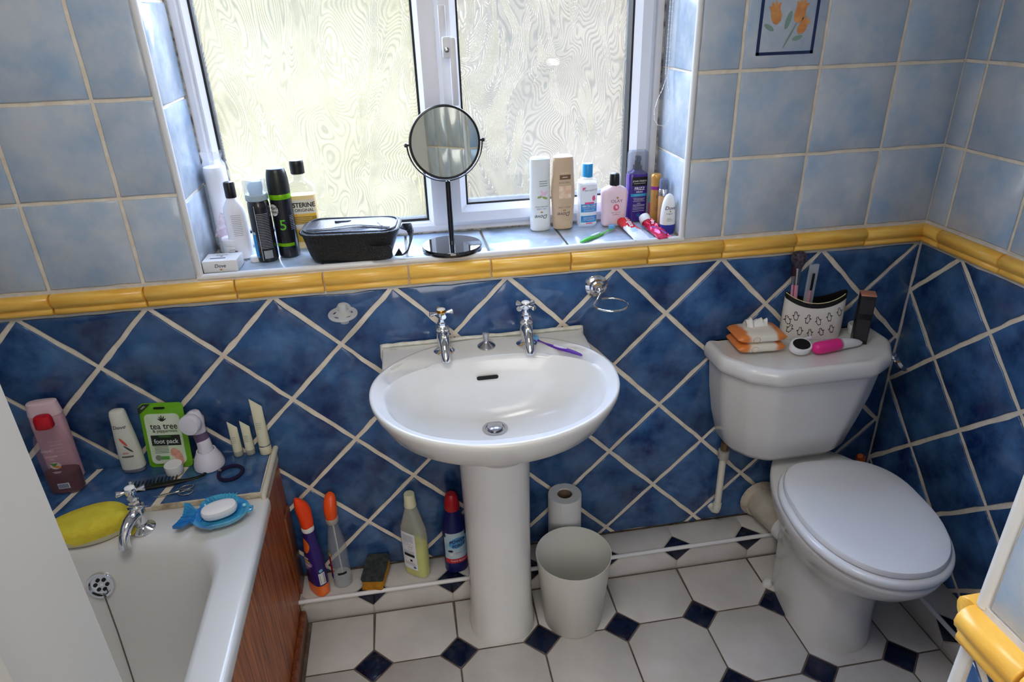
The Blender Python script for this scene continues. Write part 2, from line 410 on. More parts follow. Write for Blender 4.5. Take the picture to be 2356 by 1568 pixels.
squares(*RW, 0, 1.19, ZT+.002, 2.1, .0726, ZT, wr)
dado(*RW, 0, 1.19, .0726, wr)
squares(*LW, -1.86, 0, ZT+.002, 2.1, -.1, ZT, wl); dado(*LW, -1.86, 0, -.1, wl); diamonds(*LW, -1.86, 0, .56, ZD, -.1, ZD, wl)
PW = (Vector((1.456, 0, 0)), -Y_, Z_, -X_); PB = (Vector((0, -1.19, 0)), -X_, Z_, Y_)
squares(*PW, 1.197, 1.86, ZT+.002, 2.1, 1.197+.05, ZT, wp); dado(*PW, 1.184, 1.86, 1.2625, wp); diamonds(*PW, 1.197, 1.86, 0, ZD, 1.205, ZD, wp)
squares(*PB, -XR, -1.47, ZT+.002, 2.1, -XR+.1, ZT, wp); dado(*PB, -XR, -1.45, -XR+.1, wp); diamonds(*PB, -XR, -1.47, 0, ZD, -XR+.1, ZD, wp)
# window reveal and sill tiles
RL = (Vector((WX0, 0, 0)), Y_, Z_, X_); RR = (Vector((WX1, 0, 0)), -Y_, Z_, -X_); SL = (Vector((0, 0, WZ0-.0005)), X_, Y_, Z_)
rv = M('pale_reveal_glaze', c(150, 170, 192), .2, coat=.3, col2=c(198, 207, 216), nscale=9, ndet=5, world=True, bump=.05, bscale=12)
squares(*RL, .004, .207, WZ0+.004, 2.1, .004, ZT-.02, wb, gr=.005, mat=rv); squares(*RR, -.207, -.004, WZ0+.004, 2.1, -.21, ZT, wb, gr=.005, mat=rv)
squares(*SL, WX0+.004, WX1-.004, .008, .210, XL, .006, wb, gr=.005, mat=rv)
n_ = [0]
def trim(mb, mat=trimw, parent=None):
    n_[0] += 1; return struct('trim_%d' % n_[0], mb, mat, parent, smooth=True)
def rod(a, b, r=.007, n=12): return MB().tube([a, b], r, n)
trim(rod((WX0, .001, WZ0), (WX0, .001, WZ1), .0075)); trim(rod((WX1, .001, WZ0), (WX1, .001, WZ1), .0075)); trim(rod((WX0-.006, .001, WZ0-.001), (WX1+.006, .001, WZ0-.001), .0078))
trim(rod((1.458, -1.192, ZT), (1.458, -1.192, HC), .0075)); trim(rod((1.458, -1.192, 0), (1.458, -1.192, ZD+.004), .0075))
gs = MB()
gs.box(LX, XR, -.0025, 0, ZD-.0035, ZD+.0035); gs.box(LX, XR, -.003, 0, ZT-.004, ZT+.003); gs.box(XR-.0025, XR, -1.19, 0, ZD-.003, ZD+.003); gs.box(XR-.003, XR, -1.19, 0, ZT-.003, ZT+.003)
gs.box(1.453, 1.456, -1.86, -1.19, ZD-.004, ZD+.005); gs.box(1.453, 1.456, -1.86, -1.19, ZT-.004, ZT+.004); gs.box(XR-.005, XR, -.004, 0, HL, 2.1)
trim(gs, groutw)
# ledge (boxed-in pipes) round the foot of the wall
lg = struct('trim_ledge', plane_poly((.508, XR, -DL, 0, 0, HL), (XR-.091, XR, -1.19, -DL, 0, HL)), groutp)
octo(Vector((0, 0, HL)), X_, Y_, Z_, .51, XR-.002, -DL+.004, -.003, XQ, -DL, lg)
octo(Vector((0, -DL, 0)), X_, Z_, -Y_, .51, XR-.091, .003, HL-.006, XQ, HL, lg, gr=.0035)
octo(Vector((0, 0, HL)), X_, Y_, Z_, XR-.087, XR-.002, -1.188, -DL-.003, XR-.091, -DL-BB, lg)
octo(Vector((XR-.091, 0, 0)), -Y_, Z_, -X_, DL+.002, 1.188, .003, HL-.006, DL+BB, HL, lg, gr=.0035)
trim(rod((.506, -DL, HL-.001), (XR-.091, -DL, HL-.001), .0065)); trim(rod((XR-.091, -DL, HL-.001), (XR-.091, -1.19, HL-.001), .0065))
octo(Vector((0, 0, 0)), X_, Y_, Z_, .53, XR-.092, -1.9, -DL-.002, XQ, -DL-BB, fl)
dg_ = MB(); dg_.box(.51, XR-.06, -.004, -.0005, HL+.001, HL+.0045); trim(dg_, M('dirty_sealant', c(92, 80, 66), .9, col2=c(30, 26, 22), nscale=60, world=True))
# ------------------------------------------------------------------ garden outside
gm = M('lawn', c(62, 62, 38), .9, col2=c(76, 72, 54), nscale=.9, ndet=5, lo=.35, hi=.62, world=True)
mb = MB(); mb.box(-14, 18, .35, 24, -2.7, -2.6); tag(struct('ground', mb, gm), 'sunlit lawn outside', 'lawn')
del bpy.data.objects['ground']['category']
mb = MB(); mb.box(1.6, 8, .4, 9, -2.59, -2.55); struct('patio', mb, M('patio_stone', c(74, 65, 58), .9, col2=c(58, 50, 46), nscale=1.6, world=True))
def shrub(x, y, z, rx, ry, rz_, label):
    bm = bmesh.new(); bmesh.ops.create_icosphere(bm, subdivisions=5, radius=1)
    for v in bm.verts:
        k = 1+.22*noise.noise(v.co*3+Vector((x, y, 0)))+.1*noise.noise(v.co*9); v.co = Vector((v.co.x*rx, v.co.y*ry, v.co.z*rz_))*k
    me = bpy.data.meshes.new('shrub'); bm.to_mesh(me); bm.free(); me.materials.append(M('hedge_leaves', c(80, 100, 36), .9, col2=c(130, 140, 66), nscale=3, world=True))
    o = obj('garden_shrub', me, loc=(x, y, z)); tag(o, label, 'shrub'); return o
def hedge(x0, x1, ca, cb, mname, label, sd):
    V, F_ = [], []; nx, nz = 56, 34
    for k in range(nz+1):
        for i in range(nx+1):
            x = x0+(x1-x0)*i/nx; z = -2.62+4.9*min(k, nz-6)/(nz-6); y = 6.2+.5*noise.noise(Vector((x*.7, z*.7, sd)))+.22*noise.noise(Vector((x*2.4, z*2.4, 5)))+(0 if k <= nz-6 else (k-(nz-6))*.3)
            V.append((x, y, z+.2*noise.noise(Vector((x*1.3, k*.2, 9)))))
    for k in range(nz):
        for i in range(nx): q = k*(nx+1)+i; F_.append((q, q+1, q+nx+2, q+nx+1))
    mb = MB(); mb.add(V, F_); o = obj('garden_hedge', mb.mesh('garden_hedge', M(mname, ca, .9, col2=cb, nscale=.8, ndet=4, lo=.38, hi=.6, world=True))); tag(o, label, 'hedge')
hedge(-12, 1.38, c(66, 62, 38), c(98, 91, 64), 'golden_leaves', 'pale golden-green hedge filling the view through the left patterned pane', 0)
hedge(1.39, 14, c(54, 49, 35), c(78, 69, 54), 'olive_leaves', 'duller olive hedge seen through the right patterned pane', 3)
# ------------------------------------------------------------------ window
def glassmat():
    m = bpy.data.materials.new('swirled_glass'); m.use_nodes = True; t = m.node_tree; t.nodes.clear(); N = t.nodes.new; L = t.links.new
    out = N('ShaderNodeOutputMaterial'); g = N('ShaderNodeNewGeometry'); mp = N('ShaderNodeMapping'); L(g.outputs['Position'], mp.inputs[0])
    mp.inputs['Scale'].default_value = (1, 1, .42)
    n1 = N('ShaderNodeTexNoise'); n1.inputs['Scale'].default_value = 9; n1.inputs['Detail'].default_value = 1.2; n1.inputs['Distortion'].default_value = 1.1; L(mp.outputs[0], n1.inputs[0])
    s = N('ShaderNodeSeparateXYZ'); L(g.outputs['Position'], s.inputs[0])
    a = N('ShaderNodeMath'); a.operation = 'MULTIPLY'; a.inputs[1].default_value = .34; L(n1.outputs['Fac'], a.inputs[0])
    b = N('ShaderNodeMath'); b.operation = 'ADD'; L(a.outputs[0], b.inputs[0]); L(s.outputs['X'], b.inputs[1])
    d = N('ShaderNodeMath'); d.operation = 'MULTIPLY'; d.inputs[1].default_value = 760; L(b.outputs[0], d.inputs[0])
    e = N('ShaderNodeMath'); e.operation = 'SINE'; L(d.outputs[0], e.inputs[0])
    n2 = N('ShaderNodeTexNoise'); n2.inputs['Scale'].default_value = 14; L(g.outputs['Position'], n2.inputs[0])
    f = N('ShaderNodeMath'); f.operation = 'MULTIPLY'; L(e.outputs[0], f.inputs[0]); L(n2.outputs['Fac'], f.inputs[1])
    bp = N('ShaderNodeBump'); bp.inputs['Strength'].default_value = 1; bp.inputs['Distance'].default_value = .0006; L(f.outputs[0], bp.inputs['Height'])
    rf = N('ShaderNodeBsdfRefraction'); rf.inputs['IOR'].default_value = 1.45; rf.inputs['Roughness'].default_value = .16; rf.inputs['Color'].default_value = (.95, .97, .95, 1); L(bp.outputs[0], rf.inputs['Normal'])
    tr = N('ShaderNodeBsdfTransparent'); rmp = N('ShaderNodeMapRange'); rmp.inputs['From Min'].default_value = -.1; rmp.inputs['From Max'].default_value = .5; rmp.inputs['To Min'].default_value = 1.0; rmp.inputs['To Max'].default_value = .25; L(f.outputs[0], rmp.inputs['Value'])  # swirl lines darken the tint, painting in the contrast that refraction gives
    cmb = N('ShaderNodeCombineColor'); L(rmp.outputs[0], cmb.inputs[0]); L(rmp.outputs[0], cmb.inputs[1]); m_ = N('ShaderNodeMath'); m_.operation = 'MULTIPLY'; m_.inputs[1].default_value = .97; L(rmp.outputs[0], m_.inputs[0]); L(m_.outputs[0], cmb.inputs[2]); L(cmb.outputs[0], tr.inputs['Color'])
    tl = N('ShaderNodeBsdfTranslucent'); tl.inputs['Color'].default_value = (.9, .9, .82, 1); L(bp.outputs[0], tl.inputs['Normal'])
    mx = N('ShaderNodeMixShader'); mx.inputs[0].default_value = .45; L(rf.outputs[0], mx.inputs[1]); L(tr.outputs[0], mx.inputs[2])
    m2 = N('ShaderNodeMixShader'); m2.inputs[0].default_value = .06; L(mx.outputs[0], m2.inputs[1]); L(tl.outputs[0], m2.inputs[2])
    gl = N('ShaderNodeBsdfGlossy'); gl.inputs['Roughness'].default_value = .35; L(bp.outputs[0], gl.inputs['Normal'])
    m3 = N('ShaderNodeMixShader'); m3.inputs[0].default_value = .05; L(m2.outputs[0], m3.inputs[1]); L(gl.outputs[0], m3.inputs[2])
    L(m3.outputs[0], out.inputs[0]); return m
glass = glassmat()
def frame(x0, x1, z0, z1, prof):
    R = [[(x0+d, y, z0+d), (x1-d, y, z0+d), (x1-d, y, z1-d), (x0+d, y, z1-d)] for d, y in prof]
    return MB().loft(R+[R[0]], False, False)
mb = frame(WX0, WX1, WZ0, WZ1, [(0, .205), (.022, .205), (.03, .212), (.03, .28), (0, .28)])
mb.box(.990, 1.035, .207, .28, WZ0+.02, WZ1-.02)
win = struct('window_1', mb, upvc)
part('glazing_bead', frame(WX0+.026, .997, WZ0+.014, WZ1-.02, [(0, .212), (.008, .210), (.020, .224), (.020, .262), (0, .262)]), upvc, win, smooth=False)
part('gasket', frame(WX0+.044, .979, WZ0+.033, WZ1-.03, [(0, .223), (.007, .225), (.007, .262), (0, .262)]), rubber, win, smooth=False)
sash = part('sash', frame(1.028, 1.582, WZ0+.022, WZ1-.02, [(0, .212), (.0, .196), (.010, .189), (.036, .189), (.052, .205), (.052, .262), (0, .262)]), upvc, win, label='opening casement on the right', smooth=False)
part('gasket', frame(1.078, 1.532, WZ0+.072, WZ1-.06, [(0, .205), (.007, .207), (.007, .262), (0, .262)]), rubber, win, smooth=False)
for a, b, z in ((WX0+.045, .978, WZ0+.034), (1.08, 1.53, WZ0+.074)):
    mb = MB(); mb.add([(a, .243, z), (b, .243, z), (b, .243, WZ1-.03), (a, .243, WZ1-.03)], [(0, 1, 2, 3)]); part('pane', mb, glass, win, smooth=False)
mb = MB(); mb.box(1.036, 1.054, .176, .189, 1.50, 1.60, .003); hnd = part('handle', mb, upvc, win)
mb = MB(); mb.box(1.040, 1.064, .158, .177, 1.484, 1.532, .004); mb.box(1.056, 1.073, .156, .168, 1.375, 1.530, .004); part('lever', mb, upvc, hnd)
mb = MB().lathe([(.006, 0), (.006, .002), (.004, .003)], M4=T(1.050, .158, 1.503) @ RX(PI/2)); part('lock', mb, chromes, hnd)
mb = MB(); mb.box(WX0, WX1, .2005, .204, WZ0+.0035, WZ0+.0065); trim(mb, dirt := M('mould_line', c(70, 62, 54), .9, col2=c(190, 186, 178), nscale=40, world=True))
mb = MB(); mb.box(1.606, 1.6105, .2005, .204, WZ0+.01, 2.1); mb.box(.4265, .431, .2005, .204, WZ0+.01, 2.1); trim(mb, dirt)
# blind cord
pts = []
for i in range(28): pts.append((1.5925+.004*math.sin(i*.3), .10+.001*i, 1.95-i*.0195))
loop = [(1.592, .125, 1.42), (1.583, .122, 1.395), (1.570, .118, 1.370), (1.561, .112, 1.345), (1.560, .105, 1.325), (1.568, .10, 1.311), (1.583, .098, 1.308), (1.596, .10, 1.318), (1.601, .104, 1.34), (1.599, .112, 1.37), (1.596, .12, 1.40)]
up1 = [(1.597, .127, 1.42+.02*i) for i in range(27)]; dn1 = [(1.590, .127, 1.95-.02*i) for i in range(27)]
path = up1[::-1]; path = dn1+loop+up1
ch = thing('blind_cord', 'white beaded blind cord hanging in a loop beside the right reveal', 'cord', (1.5925, .127, 1.31))
mb = MB(); mb.tube([Vector(p)-Vector((1.5925, .127, 1.31)) for p in path], .0007, 6); part('cord', mb, plw, ch)
mb = MB(); acc = 0
for a, b in zip(path, path[1:]):
    a, b = Vector(a), Vector(b); l = (b-a).length; k = max(1, int(l/.0085))
    for j in range(k):
        p = a.lerp(b, j/k)-Vector((1.5925, .127, 1.31)); mb.lathe([(.0005, -.0018), (.0018, 0), (.0005, .0018)], n=6, M4=T(*p))
part('beads', mb, plw, ch)['kind'] = 'stuff'
# decorated tile above the cistern
key = [k for k, o in t2.items() if o and abs(o.location.x-1.825) < .06 and abs(o.location.z-(ZT+Pp*2.5)) < .06]
dt = t2[key[0]]; dt['label'] = 'picture tile with a navy border and orange tulips'
def wfn(e=.0006): return lambda x, z: Vector((x, -.004-e, z))
wfl = lambda x, z: Vector((x-dt.location.x, -.0045, z-dt.location.z))
ink = M('navy_ink', c(30, 44, 88), .3); orange_p = M('orange_ink', c(206, 130, 72), .3, col2=c(222, 160, 96), nscale=60); green_p = M('green_ink', c(128, 158, 142), .3)
mb = MB()
for x0, x1, z0, z1 in ((1.7575, 1.900, 1.4715, 1.4785), (1.7565, 1.7645, 1.472, 1.62), (1.8935, 1.901, 1.472, 1.62), (1.7575, 1.900, 1.613, 1.62)): mb.add([wfl(x0, z0), wfl(x1, z0), wfl(x1, z1), wfl(x0, z1)], [(0, 1, 2, 3)])
part('border', mb, ink, dt, smooth=False)
def tulip(x, z, s, rot):
    ca, sa = math.cos(rot), math.sin(rot)
    pl = [(0, -.024), (.010, -.018), (.014, -.006), (.011, .008), (.016, .020), (.008, .018), (.004, .028), (0, .018), (-.006, .028), (-.008, .017), (-.015, .019), (-.011, .006), (-.013, -.008), (-.009, -.019)]
    v = [wfl(x, z)+Vector((0, -.0003, 0))]+[wfl(x+s*(a*ca-b*sa), z+s*(a*sa+b*ca))+Vector((0, -.0003, 0)) for a, b in pl]
    return v, [(0, 1+i, 1+(i+1) % len(pl)) for i in range(len(pl))]
mb = MB()
for a in ((1.795, 1.560, 1, .25), (1.855, 1.562, 1.05, -.2), (1.866, 1.532, .8, -.5)): mb.add(*tulip(*a))
part('tulips', mb, orange_p, dt, smooth=False)
mb = MB()
for x, z, a, b, r in ((1.782, 1.531, .014, .005, -.5), (1.828, 1.545, .02, .006, 1.3), (1.856, 1.507, .013, .005, .3), (1.836, 1.512, .03, .0022, 1.1)):
    mb2 = blob(wfl, x, z, a, b, None, None, rot=r); mb.add(mb2.v, mb2.f)
part('leaves', mb, green_p, dt, smooth=False)
# ------------------------------------------------------------------ bath, shelf, panel
BZ = .535; SX = .514
bath = thing('bath', 'white bath with rounded inner rim running along the left wall', 'bath', (.16, -1.05, 0))
def L_(p): return [Vector(q)-Vector((.16, -1.05, 0)) for q in p]
def bring(d, z, r=.16, shrink=1): # inner opening rings
    return L_(rpoly([(-.10+d, -1.80+d), (.452-d, -1.80+d), (.448-d, -.60), (.405-d*.8, -.318-d*1.4), (-.07+d*.8, -.318-d*1.4), (-.10+d, -.60)], [.1, .1, .28, .1, .1, .28], 7)) if False else L_([(x, y, z) for x, y in rpoly([(-.10+d, -1.80+d), (.462-d, -1.80+d), (.440-d*.9, -.300-d*1.6), (-.09+d*.9, -.300-d*1.6)], [.1, .1, r, r], 10)])
def outr(x1, z, y1=-.196): return L_([(x, y, z) for x, y in rpoly([(LX+.001, -1.855), (x1, -1.855), (x1, y1), (LX+.001, y1)], [.002, .01, .012, .002], 10)])
R = [outr(.508, BZ-.035), outr(.520, BZ-.033), outr(.5215, BZ-.012), outr(.518, BZ-.002), outr(.510, BZ, -.200)]
R += [bring(-.012, BZ-.001), bring(-.004, BZ-.004), bring(.004, BZ-.012), bring(.012, BZ-.035), bring(.025, BZ-.10), bring(.040, BZ-.20), bring(.06, BZ-.30), bring(.085, BZ-.37), bring(.13, BZ-.395)]
mb = MB().loft(R, False, True); part('tub', mb, bathw, bath, ang=70)
# overflow on sloping end
ofc = Vector((.160, -.3365, .452)); nrm = Vector((0, -.95, .30)).normalized(); Mo = T(*(ofc-Vector((.16, -1.05, 0)))) @ al(nrm)
ov = part('overflow', MB().lathe([(.031, -.004), (.031, .003), (.029, .006), (.024, .006), (.022, -.001), (.0, -.002)], M4=Mo, cap1=False), chrome, bath)
mb = MB()
for k in range(6):
    a = PI/2+k*PI/3+.5; mb.lathe([(.0042, -.0008), (.0042, .0006)], M4=Mo @ T(.0125*math.cos(a), .0125*math.sin(a), 0), n=12)
part('hole', mb, dark, ov); ov.children[0]['kind'] = 'stuff'
cp = [Vector(p) for p in ((.166, -.349, .437), (.172, -.360, .41), (.185, -.385, .35), (.200, -.418, .28), (.216, -.455, .20), (.24, -.52, .155), (.27, -.60, .150))]
mb = MB(); mb.tube([p-Vector((.16, -1.05, 0)) for p in cp], .0014, 6)
for a, b in zip(cp, cp[1:]):
    k = int((b-a).length/.004)
    for j in range(k): p = a.lerp(b, j/k)-Vector((.16, -1.05, 0)); mb.lathe([(.0006, -.0018), (.0021, 0), (.0006, .0018)], n=6, M4=T(*p))
part('chain', mb, M('dull_chain', c(110, 108, 100), .4, metal=.8), bath)
sh = struct('trim_shelf', plane_poly((LX, .493, -.197, 0, 0, .5415), (.493, SX-.004, -.197, 0, .507, .5415)), groutc)
Osh = Vector((0, 0, .5415))
for poly in ([(-.19, -.003), (.062, -.003), (.008, -.194), (-.19, -.194)], [(.074, -.003), (.29, -.003), (.268, -.100), (.250, -.194), (.019, -.194)], [(.302, -.003), (.500, -.003), (.500, -.19), (.262, -.194)]):
    tile(poly[::-1], Osh, X_, Y_, Z_, .005, blue, sh, h=.0035)
mb = MB().tube([(SX-.005, -.001, .545), (SX-.005, -.198, .545)], .0075, 12); mb.tube([(SX-.005, -.199, .550), (SX-.006, -.205, .530), (SX-.006, -.206, .512)], [.007, .006, .004], 10); trim(mb, M('yellowed_trim', c(214, 208, 190), .4))
mb = MB(); mb.box(.25, SX-.01, -.2, -.194, BZ+.001, .548); trim(mb, M('cream_sealant', c(210, 196, 168), .8, col2=c(120, 90, 60), nscale=30, lo=.45, hi=.75, world=True))
def woodmat(name, a, b):
    m = bpy.data.materials.new(name); m.use_nodes = True; t = m.node_tree; p = t.nodes['Principled BSDF']; N = t.nodes.new; L = t.links.new
    g = N('ShaderNodeNewGeometry'); mp = N('ShaderNodeMapping'); mp.inputs['Scale'].default_value = (1, 1, .06); L(g.outputs['Position'], mp.inputs[0])
    n = N('ShaderNodeTexNoise'); n.inputs['Scale'].default_value = 95; n.inputs['Detail'].default_value = 7; n.inputs['Distortion'].default_value = .6; L(mp.outputs[0], n.inputs[0])
    r = N('ShaderNodeValToRGB'); r.color_ramp.elements[0].position = .34; r.color_ramp.elements[1].position = .68; r.color_ramp.elements[0].color = a; r.color_ramp.elements[1].color = b
    L(n.outputs['Fac'], r.inputs[0]); L(r.outputs[0], p.inputs['Base Color']); p.inputs['Roughness'].default_value = .42; p.inputs['Coat Weight'].default_value = .08
    bp = N('ShaderNodeBump'); bp.inputs['Strength'].default_value = .15; bp.inputs['Distance'].default_value = .004; L(n.outputs['Fac'], bp.inputs['Height']); L(bp.outputs[0], p.inputs['Normal']); return m
wood = woodmat('mahogany_stain', c(132, 60, 22), c(214, 126, 68)); wood2 = woodmat('dark_mahogany', c(96, 48, 28), c(150, 90, 58))
pn = bpy.data.objects.new('panel', None); COL.objects.link(pn); pn.parent = bath; pn.location = (.507-.16, .05, 0); pn['label'] = 'reddish brown wooden side panel'
xs = [-1.855, -1.60, -1.34, -1.08, -.82, -.56, -.30, -.003]
for i in range(7):
    a, b = xs[i]+1.0, xs[i+1]+1.0; mb = MB()
    if i == 6: mb.box(-.012, 0, a+.0003, b, HL, .499, 0); mb.box(-.012, 0, a+.0003, 1.0-DL-.001, 0, HL, 0)
    else: mb.box(-.012, 0, a+.0003, b, 0, .499, 0)
    part('board', mb, wood, pn, smooth=False)
mb = MB(); mb.box(.0, .016, -.855, 1.0-DL-.006, .002, .055, .004); part('skirting_strip', mb, wood2, pn)
mb = MB(); mb.box(.0, .007, 1.0-.075, 1.0-.012, HL+.002, .36, .002); part('edge_batten', mb, wood2, pn)
# ------------------------------------------------------------------ taps
def tap(name, label, loc, rz, s=1, hot=False, hr=.5):
    t = thing(name, label, 'tap', loc, rz); 
    S = lambda pr: [(r*s, z*s) for r, z in pr]
    part('flange', MB().lathe(S([(.0255, 0), (.0255, .003), (.021, .006), (.012, .010), (.0115, .016)])), chrome, t)
    mb = MB().lathe(S([(.0118, .012), (.0130, .020), (.0145, .030), (.0155, .040), (.0158, .052), (.0150, .056), (.0162, .058), (.0162, .062), (.0135, .065), (.0125, .069)]))
    mb.lathe(S([(.0115, .069), (.0115, .076), (.0085, .078), (.0080, .084)]), n=6); mb.lathe(S([(.0065, .080), (.0058, .094)]))
    part('body', mb, chrome, t)
    sp = [(0, -.004, .044), (0, -.018, .047), (0, -.032, .045), (0, -.045, .038), (0, -.056, .027), (0, -.062, .014), (0, -.063, .006)]
    part('spout', MB().tube([Vector(p)*s for p in sp], [v*s for v in (.0135, .0128, .0118, .011, .0105, .0112, .0118)], 16, ref=(1, 0, 0)), chrome, t)
    h = part('handle', MB().lathe(S([(.007, .091), (.0105, .094), (.0112, .100), (.0112, .106), (.0105, .108)]), n=20), chrome, t)
    for k in range(4):
        a = hr+k*PI/2; d = Vector((math.cos(a), math.sin(a), 0)); p0 = Vector((0, 0, .1))*s
        part('arm', MB().tube([p0+d*.009*s, p0+d*.014*s, p0+d*.020*s, p0+d*.0255*s, p0+d*.0275*s], [v*s for v in (.0036, .0034, .0052, .0068, .0055)], 10), chrome, h)
    part('indice', MB().lathe(S([(.0102, .108), (.0098, .1095), (.006, .1115), (.001, .112)])), M('white_enamel_ceramic', c(236, 234, 228), .12), h)
    if hot: part('worn_collar', MB().lathe(S([(.0114, .1025), (.0116, .1065), (.0106, .1085)])), M('brass', c(190, 130, 50), .25, metal=1), h)
    return t
tap('basin_tap', 'chrome cross-head basin tap on the left with a brass-worn collar', (.978, -.062, .8135), 0, 1.06, True, .15)
tap('basin_tap', 'chrome cross-head basin tap on the right beside the purple toothbrush', (1.189, -.066, .8140), -.05, 1.06, False, .75)
tap('bath_tap', 'chrome cross-head bath tap on the bath rim beside the yellow sponge', (.248, -.262, BZ), -.25, 1.08, False, .55)
# ------------------------------------------------------------------ washbasin
bs = thing('washbasin', 'white ceramic pedestal washbasin with oval bowl under the window', 'washbasin', (1.085, 0, 0))
NB = 96; BX = 1.085
def outl(s, z, drop=0):
    out = []
    for j in range(NB):
        t = 2*PI*j/NB; x = .293*s*math.cos(t); y = -.222+(.266 if math.sin(t) < 0 else .205)*s*math.sin(t)
        y = min(y, -.0048); zz = z
        if z > .77: zz = z+.016*max(0, min(1, (y+.24)/.2))
        out.append((x, y, zz))
    return out
def inn(a, bf, bb, z, yc=-.235, lift=0, n=2.15):
    out = []
    for j in range(NB):
        t = 2*PI*j/NB; ct, st = math.cos(t), math.sin(t); x = a*math.copysign(abs(ct)**(2/n), ct); y = (bf if st < 0 else bb)*math.copysign(abs(st)**(2/n), st)
        out.append((x, yc+y, z+(lift*max(0, min(1, (y+.05)/.2)))))
    return out
def mixr(A, B, t): return [tuple(p+(q-p)*t for p, q in zip(a, b)) for a, b in zip(A, B)]
o1 = outl(.975, .8035); i1 = inn(.260, .220, .126, .7970, lift=.014)
def dish(P):
    out = []
    for x, y, z in P:
        d = 0
        for cx_ in (-.200, .200):
            q = math.hypot((x-cx_)/.062, (y+.150)/.052); d = max(d, .0095*max(0, min(1, (1.05-q)*4)))
        out.append((x, y, z-d))
    return out
R = [inn(.082, .085, .09, .590, -.195), inn(.095, .098, .105, .610, -.195), inn(.14, .14, .16, .645, -.20), inn(.20, .20, .19, .690, -.20), outl(.90, .735), outl(.968, .770), outl(.995, .788), outl(1.0, .797), outl(.995, .8025), o1]
R[4] = [(x, max(y, -.47), z) for x, y, z in R[4]]
R += [dish(mixr(o1, i1, t)) for t in (.06, .12, .19, .26, .34, .42, .5, .58, .66, .74, .82, .9)]+[i1]
R += [inn(.255, .215, .121, .790, lift=.012), inn(.248, .208, .115, .778, lift=.008), inn(.234, .194, .105, .755), inn(.205, .165, .090, .720, -.228), inn(.165, .13, .072, .688, -.22), inn(.11, .09, .05, .666, -.21), inn(.055, .045, .03, .657, -.202), inn(.028, .026, .024, .655, -.20, n=2)]
part('bowl', MB().loft(R, True, True), white, bs, ang=80)
prof = [(.092, 0), (.093, .012), (.089, .04), (.0865, .10), (.086, .30), (.0875, .50), (.090, .585), (.092, .606)]
part('pedestal', MB().loft([[(x, y, z) for x, y, _ in sell(r, r*.98, 2.3, 44, -.008, -.196, z)] for r, z in prof]), white, bs, ang=60)
mb = MB(); mb.lathe([(.0315, 0), (.0315, .0015), (.024, .002), (.021, -.004), (.002, -.004)], cx=-.003, cy=-.200, M4=T(0, 0, .656)); w_ = part('waste', mb, chromes, bs)
mb = MB(); mb.lathe([(.0185, 0), (.0195, .003), (.019, .006), (.014, .009), (.002, .010)], cx=-.003, cy=-.200, M4=T(0, 0, .657)); part('plug', mb, chromes, w_)
mb = MB().lathe([(.0235, 0), (.0235, .003), (.018, .008), (.009, .013), (.0068, .016), (.0068, .020), (.0085, .036), (.0085, .038), (.003, .0385)], cx=.001, cy=-.058, M4=T(0, 0, .8135)); part('waste_knob', mb, chromes, bs)
Rs = []
SO = [(-.263, -.005), (-.263, -.120), (-.240, -.122), (-.17, -.066), (-.09, -.042), (0, -.036), (.09, -.042), (.17, -.066), (.240, -.122), (.263, -.120), (.263, -.005)]
for d, z in ((.010, .752), (.003, .757), (0, .765), (0, .8035), (.0012, .8065), (.004, .8085)):
    Rs.append([(x*(1-d/.263), y-(d if y < -.1 and False else 0), z+(.0065*max(0, (y+.16)/.155) if z > .8 else 0)) for x, y in SO])
part('back_slab', MB().loft(Rs), white, bs, ang=60)
mb = MB(); ro = rrect(-.027, .027, -.0055, .0055, .0054, 5, 0); mb.loft([[Vector((x-.008, -.1305-.32*y-.001+zz, .7645+y)) for x, y, _ in ro] for zz in (-.004, .0)]); part('overflow_slot', mb, dark, bs)
mb = MB(); sp_ = []
for i in range(40): x = -.262+.524*i/39; sp_.append((x, -.0125, .8205+.002*noise.noise(Vector((x*30, 0, 0)))))
mb.tube(sp_, [.0055+.0022*noise.noise(Vector((i*.7, 1, 0))) for i in range(40)], 8)
for sg in (-1, 1): mb.tube([(sg*.262, -.0105, .822), (sg*.266, -.0105, .79), (sg*.262, -.0085, .755)], [.0055, .004, .002], 8)
part('sealant', mb, M('white_silicone', c(222, 222, 214), .5, col2=c(200, 196, 180), nscale=40), bs)
texts([('-', .016, -.234, -.030, 0, .0012), ('-', .018, -.235, -.035, 0, .001)], lambda x, y: Vector((x, y, .8185)), M('grey_print', c(120, 124, 126), .5), bs, 'maker_mark')
# ------------------------------------------------------------------ toilet
TX, TY = 1.985, -.40
tl = thing('toilet', 'white close-coupled toilet with its lid closed, in the right corner', 'toilet', (TX, TY, 0))
rot4 = math.radians(-5)
NT = 72
def egg(yb, yf, w, z, nb=3.2, yc=None, nf=2.1, rot=rot4, cx=0):
    """egg ring: yb back y, yf front y, half width w, widest at yc"""
    yc = yb-(yb-yf)*.52 if yc is None else yc; out = []
    for j in range(NT):
        t = 2*PI*j/NT; ct, st = math.cos(t), math.sin(t)
        if st >= 0: x = w*math.copysign(abs(ct)**(2/nb), ct); y = yc+(yb-yc)*abs(st)**(2/nb)
        else: x = w*math.copysign(abs(ct)**(2/nf), ct); y = yc-(yc-yf)*abs(st)**(2/nf)
        ly = y-TY; X = x*math.cos(rot)-ly*math.sin(rot); Y = x*math.sin(rot)+ly*math.cos(rot); out.append((X+cx, Y, z))
    return out
def lidr(s, z, g=0): # lid outline with squarish back
    out = []
    for x, y, _ in egg(-.195-g, -.640+g, .176-g, 0, nb=3.6, yc=-.40, nf=2.15): out.append((x*s, y*s, z))
    return out
